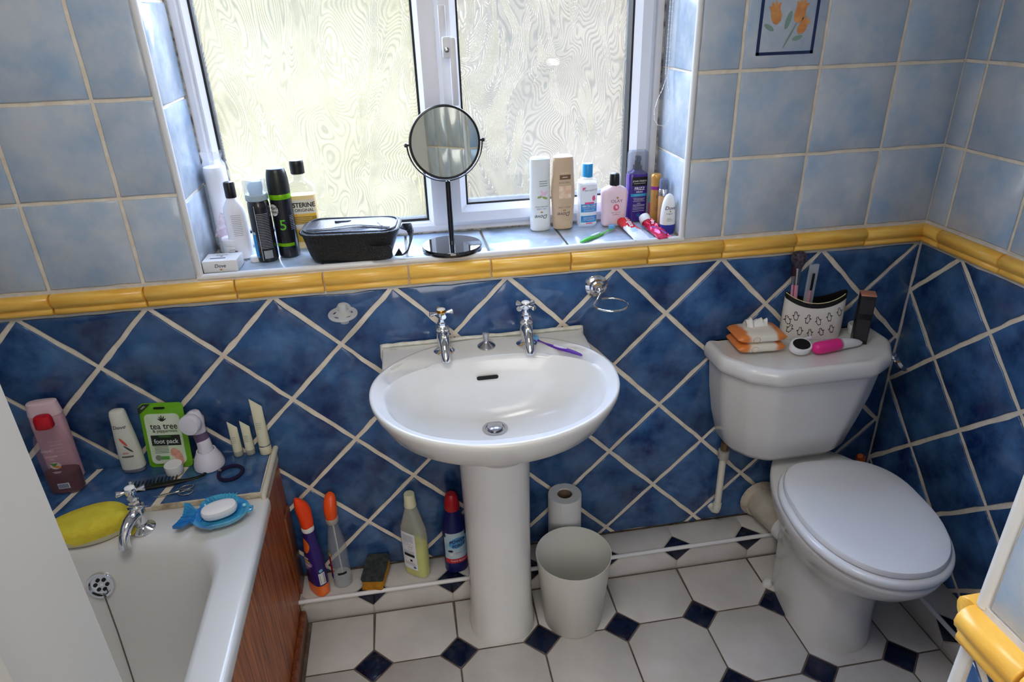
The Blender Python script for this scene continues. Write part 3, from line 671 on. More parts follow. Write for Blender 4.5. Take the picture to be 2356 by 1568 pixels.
def taper(R, k=.20):
    out = []
    for x, y, z in R:
        q = max(0, (y-.03))/.17; out.append((x*(1-k*q*q), y, z))
    return out
R = [egg(-.165, -.490, .112, 0, nb=4), egg(-.165, -.488, .111, .03, nb=4), egg(-.155, -.482, .106, .10, nb=4), egg(-.14, -.485, .107, .17, nb=3.6), egg(-.12, -.505, .112, .225, nb=3), egg(-.09, -.555, .140, .270, nb=3), egg(-.075, -.605, .160, .315, nb=3), egg(-.07, -.632, .172, .350, nb=3), egg(-.07, -.641, .177, .370, nb=3), egg(-.07, -.642, .177, .380, nb=3), egg(-.075, -.634, .170, .3860, nb=3), egg(-.10, -.60, .13, .386, nb=3)]
part('pan', MB().loft([taper(r, .12) for r in R]), white, tl, ang=80)
R = [taper(lidr(1, .3865, .004)), taper(lidr(1.0, .390, -.003)), taper(lidr(1, .396, -.006)), taper(lidr(1, .404, -.006)), taper(lidr(1, .4095, -.003)), taper(lidr(1, .4115, .002))]
part('seat', MB().loft(R), seatw, tl)
R = [taper(lidr(1, .4125, .011)), taper(lidr(1, .4160, .0065)), taper(lidr(1, .424, .006)), taper(lidr(1, .4295, .009)), taper(lidr(1, .4320, .016)), taper(lidr(.8, .4335, .016)), taper(lidr(.4, .4345, .016))]
part('lid', MB().loft(R), seatw, tl)
for sg in (-1, 1):
    part('hinge', MB().tube([(sg*.060-.014, .197, .414), (sg*.060+.014, .197, .414)], .007, 12), seatw, tl)
mb = MB().lathe([(.014, 0), (.014, .012), (.010, .018), (.002, .02)], cx=-.102, cy=.178); part('floor_lug', mb, white, tl)
# cistern
def cis(x0, x1, yf, ch_, z, r=.02, yb=-.012):
    P = [(x0, yb), (x0, yf+ch_*.95), (x0+ch_*.42, yf+ch_*.32), (x0+ch_*.98, yf), (x1-ch_*.98, yf), (x1-ch_*.42, yf+ch_*.32), (x1, yf+ch_*.95), (x1, yb)]
    return [(x-TX, y-TY, z) for x, y in rpoly(P, [.006, .06, .05, .06, .06, .05, .06, .006], 5)]
R = [cis(1.815, 2.085, -.13, .06, .400), cis(1.785, 2.115, -.155, .08, .412), cis(1.765, 2.135, -.172, .09, .435), cis(1.742, 2.155, -.190, .10, .52), cis(1.728, 2.172, -.202, .105, .60), cis(1.718, 2.185, -.212, .11, .695)]
part('cistern', MB().loft(R), white, tl, ang=60)
R = [cis(1.712, 2.191, -.218, .115, .690), cis(1.705, 2.198, -.226, .12, .696), cis(1.701, 2.202, -.230, .12, .708), cis(1.702, 2.201, -.229, .12, .725), cis(1.706, 2.197, -.225, .12, .7355), cis(1.713, 2.190, -.218, .12, .7395), cis(1.722, 2.181, -.209, .115, .7385), cis(1.732, 2.171, -.199, .11, .7360)]
part('cistern_lid', MB().loft(R), white, tl, ang=60)
lv = part('flush_lever', MB().lathe([(.016, 0), (.016, .008), (.012, .012), (.012, .038)], M4=T(2.186-TX, -.095-TY, .672) @ RY(PI/2)), chrome, tl)
mb = MB(); mb.loft([[Vector(q) for q in rrect(-.012, .012, -.045, .012, .006, 3, 0)], [Vector(q) for q in rrect(-.014, .014, -.050, .014, .006, 3, .006)], [Vector(q) for q in rrect(-.010, .010, -.044, .010, .006, 3, .014)]])
for i, v in enumerate(mb.v): mb.v[i] = tuple(T(2.232-TX, -.105-TY, .672) @ RY(.5) @ RX(.35) @ Vector(v))
part('paddle', mb, chrome, lv)
# overflow pipe and soil connector
pp = thing('overflow_pipe', 'thin white plastic pipe dropping from the cistern to an elbow in the wall', 'pipe', (1.793, -.030, .14))
part('pipe', MB().tube([(0, 0, .225), (.001, 0, .03)], .0105, 16), plc, pp)
part('collar', MB().tube([(0, 0, .205), (0, 0, .232)], .0165, 16), M('grey_plastic', c(170, 168, 160), .5), pp)
part('elbow', MB().tube([(.001, 0, .032), (.001, 0, .015), (.0, .003, .004), (-.002, .012, -.002), (-.006, .028, .002)], [.0125, .0128, .0128, .0125, .012], 16), plc, pp)
part('nut', MB().tube([(0, 0, .235), (0, 0, .262)], .012, 8), M('stained_brass', c(120, 100, 74), .5, metal=.6), pp)
sc_ = thing('soil_connector', 'stained cream waste pipe joining the toilet pan to the back wall', 'pipe', (1.917, -.06, .13))
part('pipe', MB().tube([(.03, .053, .02), (.035, .0, .02), (.05, -.06, .015), (.062, -.11, .01)], [.052, .052, .050, .046], 24), M('stained_pipe', c(196, 190, 174), .5, col2=c(176, 166, 146), nscale=20), sc_)
part('collar', MB().tube([(.03, .05, .02), (.031, .030, .02)], [.066, .056], 24), M('stained_sealant', c(200, 188, 170), .8, col2=c(120, 86, 58), nscale=25, lo=.5, hi=.7), sc_)
part('rubber_ring', MB().tube([(.055, -.075, .014), (.059, -.10, .011)], [.054, .050], 24), plw, sc_)
orr = thing('scrubbing_brush', 'orange-handled brush poking out behind the toilet on the right ledge', 'brush', (2.262, -.05, HL))
part('handle', MB().tube([(0, 0, .02), (-.006, .0, .12), (-.016, 0, .20)], [.010, .009, .012], 12), M('dark_handle', c(70, 40, 34), .5), orr)
part('grip_end', MB().tube([(-.014, 0, .195), (-.022, -.006, .215), (-.030, -.012, .228)], [.013, .015, .008], 14), M('orange_plastic_dull', c(200, 92, 34), .5), orr)
part('head', MB().lathe([(.025, 0), (.028, .01), (.02, .03), (.01, .035)]), M('grey_brush', c(120, 118, 122), .7), orr)
# ------------------------------------------------------------------ wall fittings
hk = thing('tumbler_holder', 'chrome wall fitting with an open ring, right of the basin taps', 'holder', (1.387, -.004, .932))
mb = MB().lathe([(.030, 0), (.030, .004), (.026, .007), (.020, .009), (.018, .014), (.018, .018), (.014, .020), (.012, .026), (.008, .030), (.0075, .036), (.009, .038), (.009, .041), (.006, .044), (.002, .045)], M4=RX(PI/2)); part('rose', mb, chrome, hk)
rp = [Vector((0, -.042, -.004)), Vector((-.008, -.046, -.018))]
for i in range(23): a = math.radians(168)+math.radians(300)*i/22; rp.append(Vector((.022+.043*math.cos(a), -.064+.043*math.sin(a), -.030)))
part('ring', MB().tube(rp, .0030, 10), chrome, hk)
th = thing('toothbrush_holder', 'clear round suction toothbrush holder stuck to the blue wall tiles', 'toothbrush holder', (.741, -.004, .928))
clr = M('clear_frosted_plastic', c(222, 224, 224), .25, alpha=.5)
hol = [circ(.021*math.cos(a), .021*math.sin(a), .0085, .0042, 16, a+PI/2) for a in (math.radians(v) for v in (20, 70, 110, 160, 225, 315))]
plate([circ(0, 0, .0345, n=36)]+hol, .0022, clr, 'plate', th, T(0, -.040, .004) @ RX(math.radians(8)), .0008)
part('suction_cup', MB().lathe([(.019, 0), (.018, .003), (.010, .008), (.010, .014)], M4=T(0, -.001, 0) @ RX(PI/2)), clr, th)
part('stem', MB().lathe([(.0105, -.026), (.0115, -.018), (.0105, .020), (.010, .024)], cx=0, cy=-.024), clr, th)
# ------------------------------------------------------------------ door
dr = struct('door_1', MB().box(.600, .640, -1.832, -1.165, .006, 1.99, .003), doorp, None, True)
for z0, z1 in ((.12, .88), (1.0, 1.86)):
    fr = MB()
    Rr = [[(.640+h_, y, z) for y, z in ((-1.72+d, z0+d), (-1.272-d, z0+d), (-1.272-d, z1-d), (-1.72+d, z1-d))] for d, h_ in ((0, -.001), (0, .004), (.006, .009), (.014, .007), (.022, -.002), (.030, -.004), (.036, -.001))]
    fr.loft(Rr, False, False); part('panel_moulding', fr, doorp, dr, ang=25)
struct('trim_door_frame', plane_poly((.545, .597, -1.96, -1.835, 0, 2.03), (1.325, 1.36, -1.96, -1.835, 0, 2.03), (.545, 1.36, -1.96, -1.835, 2.0, 2.03)), doorp)
# ================================================================== things on the window sill
S = WZ0+.0035+.0005
def P(n, col, **k): return M(n, col, **k)
# soap carton
t = thing('soap_box', 'small white soap carton with a bird emblem, left front corner of the sill', 'box', (.4695, .012, S), -.04)
mb = MB(); mb.box(-.040, .040, 0, .060, 0, .028, .0012); part('carton', mb, P('white_card', c(226, 225, 224), rough=.45), t)
fr = lambda x, z: Vector((x, -.0003, z)); tp = lambda x, y: Vector((x, y, .0283))
navyp = P('navy_print', c(34, 40, 84), rough=.5); goldp = P('gold_print', c(178, 140, 70), rough=.4); greyp = P('grey_print2', c(120, 120, 126), rough=.5)
texts([('Dove', .012, 0, .0155, .01, 1, 0, .25)], fr, navyp, t); texts([('Dove', .012, -.004, .044, 0, 1, 0, .25)], tp, greyp, t)
blob(fr, .001, .0065, .0032, .0018, goldp, t, 'emblem'); blob(tp, -.002, .034, .004, .002, greyp, t, 'emblem')
patch(tp, -.026, .010, .018, .024, P('dull_print', c(96, 92, 112), rough=.5), t, 'printed_band')
# roll of cotton pads in a plastic sleeve
t = thing('cotton_pad_roll', 'tall clear sleeve of white cotton pads in the left corner of the sill', 'cotton pads', (.462, .176, S), .2)
clear = M('clear_film', c(236, 238, 244), .15, alpha=.28)
part('pads', MB().lathe([(.025, .002), (.0265, .004)]+[(.0265-.0006*(i % 2), .006+.0045*i) for i in range(46)]+[(.025, .216)]), P('cotton', c(238, 238, 240), rough=.9), t)['kind'] = 'stuff'
R = []
for z, a in ((.0, .0278), (.05, .0285), (.10, .028), (.15, .0285), (.20, .0283), (.222, .027), (.232, .021), (.240, .023), (.250, .026)):
    R.append([(a*math.cos(q)*(1+.05*noise.noise(Vector((math.cos(q)*2, math.sin(q)*2, z*30)))), a*(1 if z < .225 else .35)*math.sin(q), z+.004*math.sin(3*q)*(z > .23)) for q in (2*PI*j/26 for j in range(26))])
part('sleeve', MB().loft(R, True, False), clear, t)
# crumpled pink wrapper with white jar
t = thing('face_cream_jar', 'squat white jar below the cotton pads, pink film crumpled over it', 'jar', (.4855, .122, S))
part('jar_body', MB().lathe([(.024, 0), (.027, .003), (.028, .010), (.028, .034), (.026, .036)]), P('white_gloss', c(232, 232, 234), rough=.25), t)
part('jar_lid', MB().lathe([(.0285, .036), (.029, .038), (.029, .050), (.027, .052)]), P('white_gloss', c(232, 232, 234)), t)
texts([('-', .022, 0, .02, 0, .004), ('-', .016, 0, .027, 0, .001)], lambda x, z: Vector(((.0283)*math.sin(x/.028), -.0283*math.cos(x/.028), z)), greyp, t, 'print')
t = thing('pink_wrapper', 'crumpled pink and clear plastic wrapper leaning in the left corner of the sill', 'wrapper', (.4700, .128, S+.0525))
V = []; n = 9
for j in range(n+1):
    for i in range(n+1):
        x = -.028+.062*i/n; z = .066*j/n; w = noise.noise(Vector((i*.6, j*.6, 3)))*.010
        k = j/n; V.append((x*(1-.55*k)+.012*k, -.004+w-.012*k, z+.006*noise.noise(Vector((i*.5, 7, j*.3)))))
mb = MB(); mb.add(V, [(j*(n+1)+i, j*(n+1)+i+1, (j+1)*(n+1)+i+1, (j+1)*(n+1)+i) for j in range(n) for i in range(n)])
part('film', mb, M('pink_film', c(232, 190, 214), .2, alpha=.45, col2=c(240, 224, 238), nscale=60), t, smooth=False)
# white bottle, black cap
t = thing('lotion_bottle', 'slim translucent white bottle with a black cap, beside the shaving gel', 'bottle', (.5035, .112, S))
B = Bot([(0, .022, .015), (.003, .0255, .018), (.02, .0265, .019), (.11, .0265, .019), (.128, .024, .017), (.142, .017, .014), (.150, .0115, .0115), (.154, .0105, .0105)], 2.4)
part('body', B.mb(), P('milky_plastic', c(232, 232, 236), rough=.3), t)
part('cap', MB().lathe([(.0125, .153), (.0128, .156), (.0128, .186), (.0115, .190), (.006, .1915)]), blk, t)
texts([('-', .022, .004, .112-.0045*i, 0, .0009) for i in range(12)]+[('-', .010, -.012, .020, 0, .010)], B.fn(), greyp, t, 'small_print')
# shaving gel can
t = thing('shaving_gel_can', 'black and blue aerosol can with a frosted clear cap over a pale nozzle', 'aerosol can', (.5680, .082, S))
B = Bot([(0, .0235, .0235), (.002, .0252, .0252), (.006, .0255, .0255), (.135, .0255, .0255), (.146, .0245, .0245), (.150, .022, .022)])
part('can', B.mb(), P('black_can', c(28, 30, 36), rough=.22, coat=.5), t)
mb = MB()
for a0, a1, z0, z1 in ((-1.25, -.62, .012, .070),):
    f = B.fn(.0003); pf = patch(f, a0*.0255, a1*.0255, z0, z1, P('sky_blue_print', c(20, 140, 205), rough=.3), t, 'blue_panel')
patch(B.fn(.0003), -1.25*.0255, -.62*.0255, .070, .076, P('pale_print', c(190, 205, 215), rough=.3), t, 'silver_band')
patch(B.fn(.0003), -.30*.0255, -.24*.0255, .004, .140, P('silver_print', c(170, 178, 186), rough=.25), t, 'silver_stripe')
texts([('-', .030, .008, .120-.0040*i, 0, .0012) for i in range(22)], B.fn(), P('pale_text', c(150, 152, 160), rough=.5), t, 'small_print')
patch(B.fn(.0005), -.002, .018, .010, .030, P('label_grey', c(150, 152, 158), rough=.5), t, 'recycling_panel')
part('collar', MB().lathe([(.0225, .149), (.0262, .151), (.0262, .163), (.024, .165)]), P('grey_blue_plastic', c(158, 176, 184), rough=.3), t)
part('nozzle', MB().loft([sell(.015, .013, 2.5, 24, 0, 0, .165), sell(.0175, .014, 2.5, 24, 0, 0, .178), sell(.017, .013, 2.5, 24, .001, 0, .188), sell(.012, .008, 2.5, 24, .004, 0, .194)]), P('pale_blue_plastic', c(176, 206, 230), rough=.3), t)
part('cap', MB().lathe([(.0258, .164), (.0265, .167), (.0262, .196), (.0245, .201), (.015, .2025)]), M('frosted_cap', c(214, 224, 232), .12, alpha=.35), t)
# black deodorant
t = thing('deodorant_can', 'tall black aerosol can with two bright green bands and a domed cap', 'aerosol can', (.6175, .105, S))
B = Bot([(0, .0235, .0235), (.002, .0255, .0255), (.006, .026, .026), (.148, .026, .026), (.158, .0255, .0255)])
part('can', B.mb(), P('black_can', c(16, 17, 18)), t)
part('cap', MB().lathe([(.0262, .158), (.0262, .175), (.0255, .190), (.0235, .205), (.0205, .216), (.0185, .2175), (.004, .218)]), P('soft_black', c(30, 34, 34), rough=.35), t)
grn = P('green_band', c(128, 196, 20), rough=.22, metal=.3)
part('green_band', MB().lathe([(.0263, .146), (.0265, .147), (.0265, .157), (.0263, .158)], cap0=False, cap1=False), grn, t)
patch(B.fn(.0003), -.026, .0205, .030, .038, grn, t, 'green_band')
f = B.fn(.0005); blob(f, -.018, .121, .0125, .0145, P('white_print', c(222, 224, 222), rough=.4), t, 'roundel')
texts([('RIGHT', .0088, -.0185, .1255, .02), ('GUARD', .0082, -.0180, .1160, .02)], B.fn(.0009), P('black_print', c(14, 14, 14), rough=.5), t)
texts([('5', .036, .000, .083, .005)], B.fn(.0005), P('green_print', c(96, 190, 40), rough=.4), t)
texts([('-', .012, .024, .105-.0042*i, 0, .0012) for i in range(9)], B.fn(.0005), P('pale_text', c(150, 152, 160)), t, 'small_print')
# mouthwash
t = thing('mouthwash_bottle', 'clear mouthwash bottle of amber liquid with a black cap, behind the wash bag', 'bottle', (.6600, .163, S))
PR = [(0, .030, .016), (.003, .034, .0195), (.012, .035, .0205), (.150, .035, .0205), (.160, .033, .0195), (.168, .026, .017), (.174, .016, .0145), (.178, .0125, .0125), (.190, .0118, .0118)]
B = Bot(PR, 4.2, 44); amber = M('amber_liquid', c(240, 205, 96), .1, alpha=.72); cb = M('clear_bottle', c(238, 240, 236), .06, alpha=.28, coat=.5)
part('bottle', B.mb(), cb, t)
part('liquid', Bot([(z+.002 if z == 0 else z, a-.0012, b-.0012) for z, a, b in PR if z <= .13]+[(.138, .0338, .0193)], 4.2, 44).mb(), amber, t)
part('cap', MB().lathe([(.0165, .190), (.0172, .192)]+[(.0170+.0004*(i % 2), .193+.002*i) for i in range(13)]+[(.0165, .2215), (.0155, .2225)]), P('soft_black', c(30, 34, 34)), t)
f = B.fn(.0004); patch(f, -.031, .031, .055, .128, P('cream_label', c(236, 230, 214), rough=.4), t, 'label', nx=12)
patch(B.fn(.0007), -.031, .031, .066, .086, P('ochre_label', c(176, 138, 40), rough=.4), t, 'ochre_panel', nx=12); patch(B.fn(.0008), -.031, .031, .0865, .0925, P('yellow_label', c(244, 190, 30), rough=.4), t, 'yellow_band', nx=12)
patch(f, -.031, .031, .020, .052, P('ochre_label2', c(210, 170, 60), rough=.4), t, 'lower_label', nx=12)
texts([('LISTERINE', .0165, -.001, .1145, .025, .9), ('ORIGINAL', .0108, .004, .1015, .012, .95)], B.fn(.0010), P('black_print', c(14, 14, 14)), t)
texts([('MOUTHWASH', .0045, .0, .0895, .01)]+[('-', .040, 0, .082-.0045*i, 0, .0011) for i in range(4)], B.fn(.0012), P('pale_ochre', c(236, 214, 150), rough=.5), t, 'small_print')
# wash bag
t = thing('wash_bag', 'black leather zipped wash bag lying on the window sill', 'wash bag', (.778, .050, S), -.105)
lea = P('black_leather', c(24, 25, 27), rough=.42, bump=.35, bscale=260); lea_lit = P('black_leather_lit', c(58, 60, 68), rough=.34, bump=.12, bscale=260)  # second leather is a lightened copy, painting in the window's reflection on the top
def bagr(hx, hy, z, r, dx=0, dy=0): return [(x, y, z) for x, y, _ in rrect(-hx+dx, hx+dx, -hy+dy, hy+dy, r, 6, 0)]
R = [bagr(.088, .042, .0, .03), bagr(.094, .047, .004, .032), bagr(.100, .053, .018, .034), bagr(.108, .060, .045, .036, .002, .004), bagr(.114, .066, .066, .038, .003, .006), bagr(.116, .068, .074, .038, .003, .006)]
for i, r in enumerate(R): R[i] = [(x+(.002*noise.noise(Vector((x*40, y*40, z*40)))), y+.002*noise.noise(Vector((x*40, y*40, z*50+5))), z) for x, y, z in r]
part('body', MB().loft(R), lea, t, ang=60)
def topz(x, y): return .078+.009*(1-(x/.12)**2)*(1-((y-.006)/.075)**2)+.0025*math.sin(x*45+1)*(1-abs(y)/.08)
R = [bagr(.116, .068, .072, .038, .003, .006)]
for s_ in (1, .93, .8, .6, .4, .2): R.append([(x, y, topz(x, y) if s_ < 1 else .077) for x, y, _ in bagr(.116*s_, .068*s_, 0, .038*s_, .003, .006)])
part('top', MB().loft(R, False, True), lea_lit, t, ang=60)
rm = bagr(.1175, .0695, .0755, .039, .003, .006); part('piping', MB().tube(rm, .0030, 8, closed=True), lea, t)
rm = bagr(.1095, .0615, .0805, .034, .003, .006); part('piping', MB().tube([(x, y, z+.0012*math.sin(x*60)) for x, y, z in rm], .0020, 8, closed=True), lea_lit, t)
def zl(y0, am): return [(x, y0+am*math.sin(x*26), topz(x, y0)+.0008) for x in [-.098+.198*i/24 for i in range(25)]]
part('zip', MB().tube(zl(-.034, .004), .0022, 6, flat=.4), P('zip_teeth', c(12, 12, 14), rough=.3, metal=.4), t)
part('seam', MB().tube(zl(-.028, .004), .0008, 5), lea, t); part('seam', MB().tube(zl(-.041, .004), .0008, 5), lea, t)
part('zip_puller', MB().tube([(.082, -.034, .0845), (.078, -.030, .088), (.072, -.022, .091)], [.0025, .0012, .0022], 8), chromes, t)
plo = sell(.020, .0085, 3, 28, -.018, .016, 0); zc = topz(-.018, .016)
part('logo_patch', MB().loft([[(x, y, zc-.003) for x, y, z in plo], [(x, y, zc+.0022) for x, y, z in plo], [(-.018+(x+.018)*.92, .016+(y-.016)*.88, zc+.0030) for x, y, z in plo]]), lea_lit, t)
hs_ = [(.112, -.040, .020), (.126, -.046, .014), (.138, -.038, .020), (.146, -.016, .040), (.147, .004, .052), (.140, .026, .062), (.121, .030, .064)]
def strap(pts, w, th):
    R = []
    for i, p in enumerate(pts):
        p = Vector(p); tt = (Vector(pts[min(i+1, len(pts)-1)])-Vector(pts[max(i-1, 0)])).normalized(); sd = tt.cross(Vector((.8, -.1, -.5))).normalized(); nn = tt.cross(sd)
        R.append([p+sd*w*a+nn*th*b for a, b in ((-1, -1), (1, -1), (1, 1), (-1, 1))])
    return MB().loft(R)
part('handle_strap', strap(hs_, .011, .0016), lea, t, smooth=False)
mb = MB(); f = lambda x, z: Vector((x, -.0635-(z-.03)*.10, z))
V = rrect(.052, .104, .012, .046, .008, 4, 0); mb.loft([[f(x, z)+Vector((0, .004, 0)) for x, z, _ in V], [f(x, z)+Vector((0, -.0012, 0)) for x, z, _ in V]]); part('handle_anchor', mb, lea, t)
# vanity mirror
t = thing('vanity_mirror', 'round black-framed mirror on a slim stand with a disc base, centre of the sill', 'mirror', (1.0235, .050, S), math.radians(6))
part('base', MB().lathe([(.0735, 0), (.0755, .002), (.0755, .011), (.0740, .013), (.010, .0135)], n=56), P('polished_black', c(22, 23, 28), rough=.08, coat=.8), t)
part('pole', MB().lathe([(.0078, .012), (.0068, .018), (.0068, .172), (.004, .174)]), P('polished_black', c(22, 23, 28)), t)
MC = Vector((0, 0, .263)); fm = T(*MC) @ RX(math.radians(-4))
bl_ = P('frame_black', c(34, 34, 34), rough=.35)
part('cradle', MB().tube([MC+Vector((.0905*math.sin(a), 0, -.0905*math.cos(a))) for a in [math.radians(-92+184*i/36) for i in range(37)]], .0019, 8), P('gunmetal', c(90, 92, 96), rough=.2, metal=1), t)
mb = MB().lathe([(.0815, -.004), (.0850, -.003), (.0860, 0), (.0850, .003), (.0815, .0045), (.0800, .0035)], n=64, cap0=False, cap1=False, M4=fm @ RX(PI/2))
fp = part('frame', mb, bl_, t)
part('back', MB().lathe([(.0812, -.0035), (.0812, -.001)], n=56, M4=fm @ RX(PI/2)), bl_, t)
part('glass', MB().lathe([(.0812, .0), (.0812, .0030)], n=56, M4=fm @ RX(PI/2)), M('mirror_silver', c(205, 208, 200), .015, metal=1), t)
for sg in (-1, 1): part('pivot_knob', MB().lathe([(.0025, 0), (.0025, .006), (.0048, .007), (.0048, .011), (.002, .013)], n=14, M4=T(sg*.084, 0, .263) @ RY(sg*PI/2)), bl_, t)
# upside-down white bottle
pw = P('pearl_white', c(230, 232, 230), rough=.3)
t = thing('shampoo_bottle', 'white bottle standing on its cap, flowers on its upside-down label', 'bottle', (1.2735, .160, S), .08)
B = Bot([(0, .0245, .016), (.003, .0272, .0185), (.020, .0275, .0190), (.036, .0272, .019), (.0365, .0268, .0186), (.040, .0272, .019), (.10, .0275, .0190), (.14, .0262, .019), (.175, .0270, .019), (.190, .0262, .018), (.194, .022, .014)], 2.7)
part('body', B.mb(), pw, t)
f = B.fn(.0005, True, .095)
texts([('Dove', .0150, .002, .150, .008, 1, 0, .25), ('OIL CARE', .0052, .001, .129, 0, 1.2), ('NOURISHING', .0052, .001, .123, 0, 1.1)], f, P('slate_print', c(70, 84, 96), rough=.5), t)
texts([('-', .022, -.004, .068-.006*i, 0, .0022) for i in range(3)], f, P('sage_print', c(140, 160, 150), rough=.5), t, 'small_print')
blob(f, .001, .138, .004, .002, goldp, t, 'emblem')
for x, z, a, b, r, m in ((-.004, .090, .009, .004, .5, c(236, 200, 222)), (-.011, .088, .007, .003, 1.1, c(230, 186, 214)), (-.001, .086, .008, .003, 2.0, c(240, 214, 230))): blob(f, x, z, a, b, P('petal_pink', m, rough=.5), t, 'petal', rot=r)
for x, z, a, b, r in ((-.008, .100, .008, .0032, -.4), (.006, .097, .007, .003, .3)): blob(f, x, z, a, b, P('leaf_print', c(150, 170, 100), rough=.5), t, 'leaf_print', rot=r)
# tan bottle
tan = P('tan_plastic', c(206, 178, 146), rough=.32)
t = thing('body_lotion_bottle', 'tan bottle with a pinched waist standing upside down, second of the right-hand row', 'bottle', (1.3350, .157, S), .06)
B = Bot([(0, .0225, .015), (.003, .0265, .0185), (.020, .0275, .019), (.024, .0270, .0186), (.0245, .0278, .0192), (.06, .0300, .020), (.095, .0325, .020), (.125, .0310, .020), (.150, .0285, .0195), (.180, .0278, .019), (.192, .0262, .018), (.196, .021, .013)], 2.7)
part('body', B.mb(), tan, t); f = B.fn(.0005, True, .097)
patch(f, -.016, .014, .046, .058, P('brown_label', c(120, 92, 70), rough=.4), t, 'brown_label', nx=8); patch(f, -.018, .016, .075, .108, P('peach_label', c(226, 176, 132), rough=.35, col2=c(244, 224, 200), nscale=60), t, 'peach_panel', nx=8)
texts([('Dove', .0155, .002, .150, .008, 1, 0, .25), ('BODY CARE', .0055, .001, .132, 0, 1.1), ('VISIBLE GLOW', .0048, .001, .066, 0, 1)], f, P('brown_print', c(96, 80, 84), rough=.5), t)
blob(f, .001, .140, .0045, .002, goldp, t, 'emblem'); texts([('-', .020, 0, .041, 0, .0015), ('-', .014, 0, .052, 0, .002)], B.fn(.0009, True, .097), P('cream_print', c(226, 206, 190), rough=.5), t, 'small_print')
# micellar
t = thing('micellar_water_bottle', 'clear bottle with a bright blue cap and blue and white label', 'bottle', (1.4040, .163, S), .05)
PR = [(0, .024, .014), (.003, .0265, .017), (.010, .027, .018), (.118, .027, .018), (.126, .0245, .0165), (.131, .015, .0135), (.136, .012, .012)]
B = Bot(PR, 3.2, 40); part('bottle', B.mb(), cb, t); part('liquid', Bot([(z+.002, a-.0012, b-.0012) for z, a, b in PR if z <= .118], 3.2, 40).mb(), M('clear_liquid', c(240, 244, 250), .05, alpha=.35), t)
part('cap', MB().lathe([(.0135, .134), (.0138, .137), (.0138, .166), (.0125, .169), (.005, .170)]), P('bright_blue_plastic', c(40, 150, 215), rough=.28), t)
f = B.fn(.0004); patch(f, -.0235, .0235, .008, .116, P('white_label', c(234, 238, 244), rough=.35), t, 'label', nx=12)
bb_ = P('blue_label', c(24, 120, 200), rough=.35, col2=c(60, 160, 225), nscale=50); patch(B.fn(.0007), -.0215, .0225, .042, .064, bb_, t, 'blue_panel', nx=10); patch(B.fn(.0007), -.0215, .0225, .014, .032, bb_, t, 'blue_panel', nx=10)
pk = P('hot_pink_print', c(232, 90, 140), rough=.4); patch(B.fn(.0009), -.012, .014, .064, .069, pk, t, 'pink_tab', nx=6); patch(B.fn(.0009), -.008, .010, .0095, .0125, pk, t, 'pink_tab', nx=4); blob(B.fn(.0009), .013, .079, .0042, .0075, pk, t, 'pink_drop')
mbx = MB(); ff = B.fn(.0009); mbx.add([ff(-.018, .109), ff(-.008, .109), ff(-.018, .099)], [(0, 1, 2)]); part('pink_corner', mbx, pk, t, smooth=False)
texts([('dermaV10', .0085, .004, .101, .0)], B.fn(.0009), greyp, t); texts([('MICELLAR', .0080, .001, .0585, .015, 1.05), ('CLEANSING WATER', .0040, .001, .0525, .005)]+[('-', .030, .001, .048-.0026*i, 0, .0008) for i in range(2)]+[('-', .032, .001, .028-.003*i, 0, .0009) for i in range(4)], B.fn(.0012), P('white_print', c(222, 224, 222)), t, 'white_lettering')
# pink lotion
t = thing('pink_lotion_bottle', 'pale pink bottle with a black domed cap between the clear and the purple bottle', 'bottle', (1.4755, .150, S), .02)
B = Bot([(0, .028, .013), (.003, .032, .0165), (.010, .033, .0180), (.060, .0355, .019), (.090, .0362, .019), (.098, .034, .018), (.104, .026, .0165), (.108, .015, .0135), (.110, .0125, .0125)], 3.4, 44)
part('body', B.mb(), P('pale_pink_plastic', c(240, 212, 220), rough=.28), t)
part('cap', MB().lathe([(.0130, .109), (.0134, .112), (.0130, .134), (.0112, .140), (.006, .1425)]), blk, t)
texts([('OLAY', .0115, .002, .070, .0, 1.1)], B.fn(.0005), P('dark_grey_print', c(90, 84, 90), rough=.5), t); blob(B.fn(.0005), .004, .079, .003, .003, goldp, t, 'emblem')
rp_ = P('rose_print', c(226, 96, 120), rough=.4); blob(B.fn(.0005), .001, .053, .0082, .0088, rp_, t, 'roundel'); blob(B.fn(.0008), .002, .054, .0030, .0048, P('pale_pink_print', c(244, 214, 224), rough=.4), t, 'roundel_face', rot=.4)
texts([('BEAUTY FLUID', .0038, .001, .039, 0, 1.05), ('-', .020, .001, .033, 0, .0009), ('-', .003, .001, .036, 0, .001)], B.fn(.0005), greyp, t, 'small_print')
# purple spray
t = thing('hair_spray_bottle', 'tall purple pump spray bottle with a smoky transparent cap', 'bottle', (1.5470, .177, S), 0)
B = Bot([(0, .025, .014), (.003, .0278, .017), (.010, .0282, .0175), (.128, .0282, .0175), (.134, .026, .016), (.137, .017, .013), (.142, .012, .012)], 3.6, 40)
part('body', B.mb(), P('deep_purple', c(62, 34, 130), rough=.25, coat=.3), t)
part('pump', MB().lathe([(.0125, .140), (.0125, .152), (.008, .154), (.008, .166)]), blk, t); mb = MB(); mb.box(-.006, .006, -.012, .006, .165, .178, .002); part('nozzle', mb, blk, t)
part('cap', Bot([(.132, .0272, .0168), (.134, .0278, .0172), (.186, .0270, .0165), (.191, .0245, .0145), (.192, .020, .010)], 3.6, 40).mb(), M('smoky_plastic', c(120, 128, 145), .08, alpha=.45), t)
f = B.fn(.0005); patch(f, -.018, .0255, .100, .124, P('black_print', c(14, 14, 14)), t, 'black_panel', nx=10); patch(f, -.020, .0255, .071, .079, P('teal_print', c(30, 150, 190), rough=.4), t, 'teal_band', nx=10)
